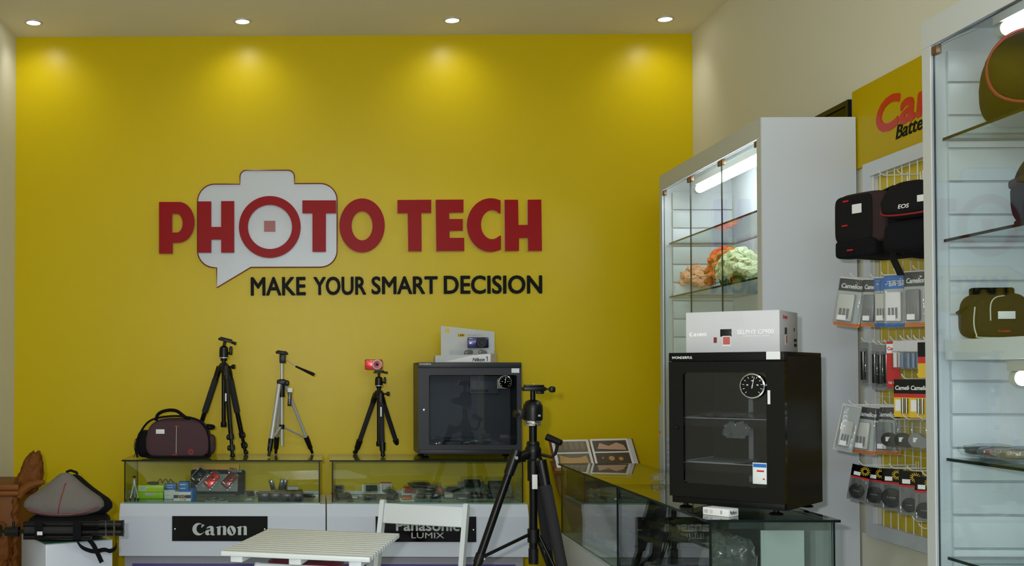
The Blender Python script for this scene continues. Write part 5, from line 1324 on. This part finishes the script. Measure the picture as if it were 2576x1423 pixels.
bouquet('cream flower bunch with green ribbons at the front of the glass shelf', q3[0]+.005, q3[1]-.09, zsh, .065, .10, .135, WHF, 30, .034, seed=11,
        ribbons=[([(q3[0]-.05, q3[1]-.13+s_, zsh+.165), (q3[0]-.085, q3[1]-.15+s_*1.2, zsh+.13), (q3[0]-.10, q3[1]-.17+s_*1.4, zsh+.06), (q3[0]-.095, q3[1]-.175+s_*1.5, zsh+.004)], RIB) for k, s_ in enumerate((-.05, .01, .07))])

# ================================================================ bags in the near cabinet
def softbag(b, c, size, e1=.4, e2=.4, taper=.15, M=I4):
    b.sell(c, size, e1, e2, M, f=lambda p: (p[0]*(1-taper*max(0, p[2])), p[1]*(1-taper*max(0, p[2])), p[2]), nu=40, nv=22)
# olive dome backpack on the top shelf
zs1 = 1.9905; yb1 = 2.85
ox = 1.842
ob = thing('backpack', 'dark olive dome camera backpack with red piping on the top shelf of the near cabinet', 'backpack', (ox, yb1, zs1))
ztop = PX(2560, 85, 1.80).z
Mo = T(ox, yb1, zs1) @ rz(R(-15))
lx = .28
b = MB(Mo); b.sell((.0, .02, .111), (lx*.84, .18, .22), .6, .5, f=lambda p: (p[0]*(1-.1*max(0, p[2])), p[1], p[2]), nu=40, nv=24); b.build('body', BAGOL2, ob)
b = MB(Mo); b.sell((0, -.075, .134), (lx, .10, .185), .75, .55, nu=40, nv=24, f=lambda p: (p[0]*(1-.22*max(0, p[2])**1.5), p[1], p[2])); fl_ = b.build('front_lid', BAGOL2, ob)
pts = []
for i in range(30):
    a = R(95+230*i/29); pts.append(Mo @ Vector((lx*.50*math.copysign(abs(math.cos(a))**.55, math.cos(a))*(1-.22*max(0, math.sin(a))), -.088, .134+.094*math.copysign(abs(math.sin(a))**.75, math.sin(a)))))
MB().tube(pts, .004, 6).build('red_piping', PIPR, fl_)
put_canon(Mo @ T(-.045, -.1265, .100) @ RX, .105, .022, mat('orange_red_print', (168, 62, 22), rough=.6), fl_, d=.001)
# navy bag on the second shelf
zs2 = 1.7145; q = PX(2556, 560, 1.80)
nb = thing('camera_bag', 'navy camera bag cut off by the frame on the second shelf of the near cabinet', 'bag', (1.85, 2.765, zs2))
Mn = T(1.845, 2.765, zs2) @ rz(R(-10))
b = MB(Mn); softbag(b, (0, 0, .10), (.20, .16, .20), .55, .4, .25); bd_ = b.build('body', BAGNV, nb)
b = MB(Mn); b.sell((0, -.0, .118), (.204, .166, .03), .4, .35); b.build('dark_band', BAGMAR, bd_)
b = MB(Mn); b.box((0, -.0, .014), (.17, .14, .026), bev=.006); b.build('base', BAGBK, nb)
# olive shoulder bag on the divider board
zs3 = 1.4405; xo = PX(2500, 850, 1.78)
sb_ = thing('camera_bag', 'olive shoulder bag with pale piping and white label on the divider board', 'bag', (1.80, xo.y-.02, zs3))
yc_ = PX(2500, 850, 1.80).y
Mq = T(1.80, yc_, zs3) @ rz(R(-8))
wq = .155; hq = .142
b = MB(Mq); softbag(b, (0, 0, hq*.44+.001), (wq, .095, hq*.86), .45, .38, .10); b.build('body', BAGOL, sb_)
b = MB(Mq); softbag(b, (0, -.040, hq*.40+.001), (wq*.86, .05, hq*.78), .45, .38, .06); fq = b.build('front_flap', BAGOL, sb_)
b = MB(Mq); b.box((-.0, .01, hq*.90), (.105, .03, .024), bev=.006); b.build('top_handle', BAGOL2, sb_)
b = MB(Mq); b.tube(smooth_path([(-.036, -.068, hq*.34), (-.036, -.068, hq*.60), (-.030, -.067, hq*.72), (-.018, -.066, hq*.78), (0, -.062, hq*.80)], 5), .0016, 6); b.build('curved_piping', PIPW, fq)
pts = [(-wq*.44, -.055, hq*.60), (-wq*.46, -.055, hq*.3), (-wq*.43, -.058, .012), (-wq*.36, -.060, .004), (wq*.36, -.060, .004), (wq*.43, -.058, .012), (wq*.46, -.055, hq*.3), (wq*.42, -.055, hq*.60)]
MB(Mq).tube(smooth_path(pts, 5), .0018, 6).build('lower_piping', PIPW, fq)
MB(Mq).box((.003, -.0675, hq*.44), (.042, .0015, .020), bev=.0004).build('white_label', STICK, fq)
put_canon(Mq @ T(-.018, -.0672, .018) @ RX, .030, .006, REDC, fq, d=.001)
MB(Mq).tube([(-wq*.47, -.02, hq*.62), (-wq*.58, -.03, hq*.55), (-wq*.66, -.03, hq*.48)], [.003, .005, .006], 8).build('strap_end', BAGOL2, sb_)
# packets on the lower shelf
for i, (px, m_, lab) in enumerate(((2470, BLACK, 'black wrapped strap packet at the left end of the lower glass shelf'), (2520, REDDK, 'dark red strap packet in plastic on the lower glass shelf'), (2565, KRAFT, 'brown and pale strap packet at the frame edge on the lower glass shelf'))):
    q = PX(px, 1150, 1.80)
    t = thing('strap_packet', lab, 'packet', (1.80, q.y-.03, 1.1225), R(-5), 'strap packets on the lower shelf of the near cabinet'); M = world(t)
    b = MB(M); crumple(b, Vector((0, 0, .020)), (.15, .066, .036), .2, 2.2, 20+i); b.build('clear_bag', WRAP, t)
    b = MB(M); b.sell((0, 0, .020), (.12, .04, .022), .5, .5); b.build('strap', m_, t)

# ================================================================ goods hanging on the wire grid
gH = 'white wire hooks on the grid panel'
YAWH = R(-44)
def hook(label, p, length, empty_=False):
    """p: tip point (front end); runs back to the grid along +X"""
    xg = XG+.009; t = thing('wire_hook', label, 'hook', (xg, p.y, p.z+.004), 0, gH)
    b = MB(); b.tube([(xg, p.y, p.z-.03), (xg-.003, p.y, p.z+.003), (p.x+.01, p.y, p.z+.002), (p.x-.002, p.y, p.z+.010), (p.x-.006, p.y, p.z+.018)], .0018, 6)
    b.build('hook_wire', PAINTW, t)
    MB().tube([(xg, p.y-.007, p.z-.028), (xg, p.y-.007, p.z+.014), (xg, p.y+.007, p.z+.014), (xg, p.y+.007, p.z-.028)], .0016, 6).build('back_clip', PAINTW, t)
    return t
def hang(px, py, x, w_, h_, label, name, cat, group, hooklabel=None, yaw=YAWH, roll=0, addhook=True):
    """px,py: pixel of the hole at the top; returns frame with x right, y up, z toward viewer, origin at lower-left"""
    p = PX(px, py, x)
    hl = 'wire hook carrying the '+label
    if len(hl.split()) > 16: hl = 'wire hook carrying the '+label.split(',')[0].split(' in the ')[0].split(' hanging')[0]
    if len(hl.split()) > 16: hl = 'wire hook carrying the '+' '.join(label.split()[:9])
    if addhook: hook(hl, Vector((x-.004, p.y, p.z+.001)), .1)
    t = thing(name, label, cat, (p.x, p.y, p.z-.004), (0, 0, yaw), group)
    M = world(t) @ Matrix.Rotation(roll, 4, 'Y') @ T(-w_/2, 0, -h_+.006) @ RX
    return t, M
def charger(px, py, x, w_, h_, label, hdr, hdrtxt, body, foot, yaw=YAWH, roll=0, addhook=True, group='charger packs hanging in the top row', txtm=STICK, glyphs=False):
    t, M = hang(px, py, x, w_, h_, label, 'charger_pack', 'charger pack', group, yaw=yaw, roll=roll, addhook=addhook)
    MB(M).bx(0, w_, 0, h_, 0, .0012).build('card', PAPERG, t)
    hd = MB(M).bx(0, w_, h_*.72, h_*.97, .0012, .0020).build('header', hdr, t)
    if hdrtxt: put_txt(hdrtxt, M @ T(w_*.10, h_*.78, .0021), w_*.8, h_*.09, txtm, hd, d=.0005, bold=.03, shear=.15)
    if glyphs:      # four dense brush-like characters
        b = MB(M); gw = w_*.17
        for k in range(4):
            x0 = w_*.13+k*gw*1.1; y0_ = h_*.775
            for (u0, u1, v0, v1) in ((0, .9, .86, 1), (.1, .8, .55, .68), (0, .9, .24, .36), (.38, .52, 0, 1), (.0, .16, .0, .5), (.72, .88, .0, .7)) if k % 2 else ((0, .3, .8, .95), (.0, .26, .4, .52), (.4, .95, .84, .97), (.45, .58, .1, .84), (.8, .93, .1, .84), (.4, .95, .42, .54), (.35, 1, .0, .13)):
                b.bx(x0+u0*gw, x0+u1*gw, y0_+v0*h_*.10, y0_+v1*h_*.10, .0021, .0027)
        b.build('lettering', txtm, hd)
    MB(M).bx(w_*.10, w_*.72, h_*.10, h_*.66, .002, .020, bev=.004).build('charger_body', body, t)
    b = MB(M)
    for i in range(3): b.bx(w_*(.22+.14*i), w_*(.31+.14*i), h_*.16, h_*.36, .0202, .0215)
    b.build('charger_slots', PVCD, t)
    MB(M).bx(w_*.18, w_*.52, h_*.12, h_*.22, .0218, .0226).build('price_sticker', STICK, t)
    MB(M).bx(0, w_, .0, h_*.07, .0012, .0024).build('foot_band', foot, t)
    MB(M).bx(w_*.03, w_*.97, h_*.02, h_*.97, .0026, .0225, bev=.005).build('clear_shell', BLIS, t)
    return t
DKH = mat('dark_header_card', (40, 28, 34), rough=.5)
charger(2147, 700, 1.80, .084, .165, 'grey charger pack with orange foot, leftmost in the top row', DKH, 'Camelion', PVC, ORANGE, roll=R(9))
charger(2197, 702, 1.84, .060, .160, 'narrow grey charger pack, second from the left in the top row', DKH, 'Camelion', PVCD, ORANGE, roll=R(4))
charger(2224, 697, 1.86, .060, .165, 'pale charger pack with small blue header behind the bright blue one', BLUE, '', PVC, BLUE)
charger(2256, 690, 1.84, .075, .170, 'white charger pack with bright blue header in the middle of the top row', BLUE, '', PAPERW, BLUE, glyphs=True)
charger(2304, 682, 1.86, .066, .175, 'grey charger pack at the right end of the top row', DKH, 'Camelion', PVCD, ORANGE)
# second row
g2 = 'packs hanging in the second row'
def pen(px, py, x, label):
    t, M = hang(px, py, x, .030, .150, label, 'cleaning_pen_pack', 'pack', g2)
    MB(M).bx(.002, .028, 0, .150, 0, .001).build('card', PVCD, t)
    b = MB(M); b.cyl((.015, .022, .012), (.015, .118, .012), .0085, n=14); b.build('pen', BLACKG, t)
    MB(M).bx(.003, .027, .012, .128, .0012, .022, bev=.004).build('clear_shell', BLIS, t)
pen(2174, 862, 1.86, 'black lens pen pack, leftmost in the second row')
pen(2203, 868, 1.86, 'black lens pen pack, left of the close trio in the second row')
pen(2217, 870, 1.87, 'black lens pen pack, middle of the close trio in the second row')
pen(2232, 868, 1.885, 'black lens pen pack touching the red card in the second row')
t, M = hang(2247, 860, 1.86, .040, .150, 'red memory card pack with white lettering in the second row', 'memory_card_pack', 'pack', g2)
MB(M).bx(0, .040, 0, .150, 0, .0012).build('card', REDC, t)
MB(M).bx(0, .040, .112, .142, .0012, .0018).build('white_header', PAPERW, t)
put_txt('Canon', M @ T(.003, .122, .0018), .033, .011, REDC, t, d=.0005, bold=.03)
put_txt('16 GB', M @ T(.006, .012, .0013), .028, .008, STICK, t, d=.0005, bold=.03)
for i, (px, py, lab) in enumerate(((2272, 858, 'clear case of pale batteries right of the red card in the second row'), (2290, 858, 'clear case of bluish batteries, middle of the three clear cases'), (2306, 858, 'clear case of bluish batteries, rightmost of the three clear cases'))):
    t, M = hang(px, py, 1.86, .060, .095, lab, 'battery_case', 'battery case', g2)
    MB(M).bx(0, .06, .06, .095, 0, .0012).build('card', PAPERG, t)
    b = MB(M)
    for k in range(4): b.cyl((.009+k*.014, .010, .010), (.009+k*.014, .056, .010), .006, n=12)
    b.build('batteries', PAPERW if i == 0 else mat('blue_grey_cells', (110, 130, 160), rough=.35), t)
    MB(M).bx(.0, .06, .004, .062, .0015, .020, bev=.003).build('clear_shell', BLIS, t)
def battcard(px, py, x, lab, group=g2, h_=.120, w_=.064):
    t, M = hang(px, py, x, w_, h_, lab, 'battery_pack', 'battery pack', group)
    MB(M).bx(0, w_, 0, h_, 0, .0012).build('card', YCARD, t)
    hd = MB(M).bx(0, w_, h_*.62, h_, .0012, .0018).build('black_header', BLACKG, t)
    MB(M).bx(0, w_, h_*.52, h_*.62, .0012, .0018).build('red_band', REDC, t)
    put_txt('Camelion', M @ T(w_*.08, h_*.72, .0018), w_*.84, h_*.11, STICK, hd, d=.0005, bold=.03, shear=.15)
    for k in range(2): MB(M).cyl((w_*(.42+.18*k), h_*.10, .006), (w_*(.42+.18*k), h_*.50, .006), .0052, n=12).build('battery', CHROME, t)
    MB(M).bx(w_*.06, w_*.30, h_*.16, h_*.46, .0013, .0018).build('price_sticker', STICK, t)
battcard(2276, 955, 1.85, 'yellow and black battery card hanging below the clear battery cases')
battcard(2316, 955, 1.86, 'yellow and black battery card, right one of the lower pair')
t, M = hang(2331, 862, 1.87, .05, .11, 'red and yellow battery card at the right end of the second row', 'battery_pack', 'battery pack', g2)
MB(M).bx(0, .05, 0, .11, 0, .0012).build('card', YCARD, t); MB(M).bx(0, .05, .065, .11, .0012, .0018).build('black_header', BLACKG, t); MB(M).bx(0, .05, .045, .065, .0012, .0018).build('red_band', REDC, t)
# third row
g3 = 'packs hanging in the third row'
charger(2143, 1020, 1.76, .060, .155, 'clear clamshell charger pack seen nearly edge on, leftmost in the third row', PAPERG, '', PVC, PAPERG, yaw=R(-12), roll=R(12), group=g3)
charger(2184, 1022, 1.82, .072, .160, 'grey charger pack with black header, second in the third row', DKH, 'Camelion', PVC, ORANGE, roll=R(6), group=g3)
charger(2232, 1022, 1.87, .080, .160, 'grey charger pack with orange foot, wide one in the third row', DKH, 'Camelion', PVCD, ORANGE, group=g3)
for i, (px, py, lab, mm) in enumerate(((2246, 1056, 'bag of round black lens hoods beside the wide charger in the third row', DKP), (2280, 1056, 'bag of round black caps in the middle right of the third row', DKP), (2316, 1056, 'bag of grey round parts at the right end of the third row', PVCD))):
    t, M = hang(px, py, 1.84, .052, .10, lab, 'cap_bag', 'bag', g3)
    b = MB(M); b.cyl((.018, .036, .004), (.018, .036, .020), .022, n=24); b.cyl((.036, .030, .006), (.036, .030, .024), .018, n=20); b.build('round_parts', mm, t)
    MB(M).bx(.010, .026, .030, .044, .0205, .0212).build('price_sticker', STICK, t)
    MB(M).bx(0, .052, .002, .10, .0, .026, bev=.006).build('clear_bag', BLIS, t)
# fourth row : lens caps
g4 = 'lens cap packs hanging in the bottom row'
def capcard(px, py, x, w_, h_, rcap, cy_, lab, yaw=YAWH, roll=0):
    t, M = hang(px, py, x, w_, h_, lab, 'lens_cap_pack', 'lens cap pack', g4, yaw=yaw, roll=roll)
    MB(M).bx(0, w_, 0, h_, 0, .0012).build('card', PVCD, t)
    hd = MB(M).bx(0, w_, h_*.68, h_, .0012, .0018).build('black_header', BLACKG, t)
    MB(M).bx(0, w_, h_*.635, h_*.68, .0012, .0018).build('red_band', REDC, t)
    b = MB(M)
    for k in range(14):
        a = R(k*25.7); b.box((0, 0, 0), (.009, .0022, .0006), T(w_*.72, h_*.86, .0021) @ rz(a) @ T(.011, 0, 0))
    b.build('yellow_burst', YCARD, hd)
    MB(M).bx(w_*.15, w_*.50, h_*.71, h_*.81, .0019, .0024).build('price_sticker', STICK, t)
    b = MB(M); b.lathe([(rcap, .002), (rcap, .008), (rcap*.93, .010), (.0005, .010)], T(w_*.48, cy_, 0), 36); cp_ = b.build('lens_cap', BLACK, t)
    put_canon(M @ T(w_*.48-rcap*.42, cy_-.002, .0102), rcap*.84, rcap*.2, PVCD, cp_, d=.0005)
    MB(M).bx(.002, w_-.002, .002, h_*.64, .0012, .014, bev=.004).build('clear_bag', BLIS, t)
capcard(2168, 1172, 1.81, .060, .120, .024, .034, 'lens cap pack, leftmost in the bottom row', roll=R(10))
capcard(2206, 1178, 1.86, .056, .125, .027, .036, 'lens cap pack, second from the left in the bottom row', roll=R(4))
capcard(2245, 1180, 1.85, .064, .135, .031, .042, 'lens cap pack with the largest cap, middle of the bottom row')
capcard(2290, 1186, 1.85, .066, .138, .022, .032, 'lens cap pack with a small cap, second from the right in the bottom row')
capcard(2328, 1200, 1.85, .060, .135, .024, .032, 'lens cap pack, rightmost in the bottom row')
p = PX(2300, 1312, 1.86); hook('empty white wire hook, upper of the bare pair at the grid bottom', p, .1)
p = PX(2316, 1330, 1.88); hook('empty white wire hook, lower of the bare pair at the grid bottom', p, .1)
# two backpacks on the grid
p = PX(2200, 450, 1.84)
k1 = thing('backpack', 'black and maroon backpack with flap hanging at the top left of the grid', 'backpack', (1.84, p.y, p.z-.25))
zl = PX(2150, 645, 1.74).z; zh = PX(2180, 470, 1.74).z; Hh_ = zh-zl
Mk = T(1.852, PX(2214, 560, 1.86).y, zl) @ rz(R(-66))
b = MB(Mk); b.sell((.02, .03, Hh_/2), (.215, .17, Hh_), .35, .35, f=lambda q: (q[0]*(1-.05*max(0, q[2])), q[1]*(1-.25*max(0, q[2])), q[2]), nu=40, nv=22); b.build('body', BAGBK, k1)
b = MB(Mk); b.sell((-.025, -.062, Hh_*.62), (.150, .06, Hh_*.74), .3, .4, nu=36, nv=18); fl2 = b.build('front_flap', BAGBK2, k1)
b = MB(Mk); b.sell((-.005, -.052, Hh_*.62), (.188, .06, Hh_*.80), .35, .5, nu=36, nv=18); b.build('maroon_border', BAGMAR, k1)
b = MB(Mk); b.sell((-.02, -.058, Hh_*.16), (.16, .065, Hh_*.30), .35, .35); b.build('lower_pocket', BAGBK, k1)
b = MB(Mk); b.box((-.002, -.0935, Hh_*.76), (.036, .0015, .030)); b.build('price_sticker', STICK, fl2)
for zz_, xx_ in ((.90, -.045), (.52, -.05), (.13, -.03)): 
    MB(Mk).box((xx_, -.0935, Hh_*zz_), (.022, .002, .005)).build('red_mark', REDC, fl2)
b = MB(Mk); b.tube([(-.07, .0, Hh_*.92), (-.03, .04, Hh_*1.04), (.02, .05, Hh_*1.12), (.07, .06, Hh_*1.03), (.10, .05, Hh_*.9)], .014, 8, flat=.5); b.build('carry_strap', BAGBK, k1)
b = MB(Mk); b.sell((.10, .0, Hh_*.42), (.06, .12, Hh_*.6), .5, .5); b.build('side_pocket', BAGBK, k1)
hook('white wire hook behind the black and maroon backpack', PX(2215, 442, 1.90), .1)
k2 = thing('backpack', 'black backpack with red rimmed lid hanging right of the maroon one on the grid', 'backpack', (1.84, PX(2300, 560, 1.84).y, zl))
z2l = PX(2300, 645, 1.80).z; z2h = PX(2300, 448, 1.80).z; H2 = z2h-z2l
M2 = T(1.852, PX(2328, 560, 1.86).y, z2l) @ rz(R(-58))
b = MB(M2); b.sell((.02, .03, H2*.47), (.20, .16, H2*.93), .5, .45, nu=40, nv=22); b.build('body', BAGBK, k2)
b = MB(M2); b.sell((.0, -.045, H2*.74), (.19, .10, H2*.50), .7, .6, nu=40, nv=22, f=lambda q: (q[0]*(1-.3*max(0, q[2])), q[1], q[2])); ld = b.build('lid', BAGBK2, k2)
pts = [M2 @ Vector((.0+.096*math.copysign(abs(math.cos(R(a)))**.7, math.cos(R(a))), -.055-.038*abs(math.sin(R(a))), H2*.66+H2*.12*math.copysign(abs(math.sin(R(a)))**.8, math.sin(R(a))))) for a in range(170, 371, 10)]
MB().tube(pts, .003, 6).build('red_piping', PIPR, ld)
put_txt('EOS', M2 @ T(-.020, -.0965, H2*.62) @ RX, .034, .012, STICK, ld, d=.001, bold=.02, shear=.2)
MB(M2).box((.052, -.094, H2*.72), (.030, .002, .020), bev=.0005).build('price_sticker', STICK, ld)
b = MB(M2); b.sell((.0, -.045, H2*.28), (.17, .08, H2*.42), .5, .5); b.build('front_pocket', BAGBK, k2)
b = MB(M2); b.ribbon([(-.08, -.03, H2*.2), (-.075, -.03, 0), (-.05, -.035, -.05)], (1, 0, 0), .022, .003); b.build('loose_strap', BAGBK2, k2)
hook('white wire hook behind the red rimmed black backpack', PX(2262, 440, 1.92), .1)
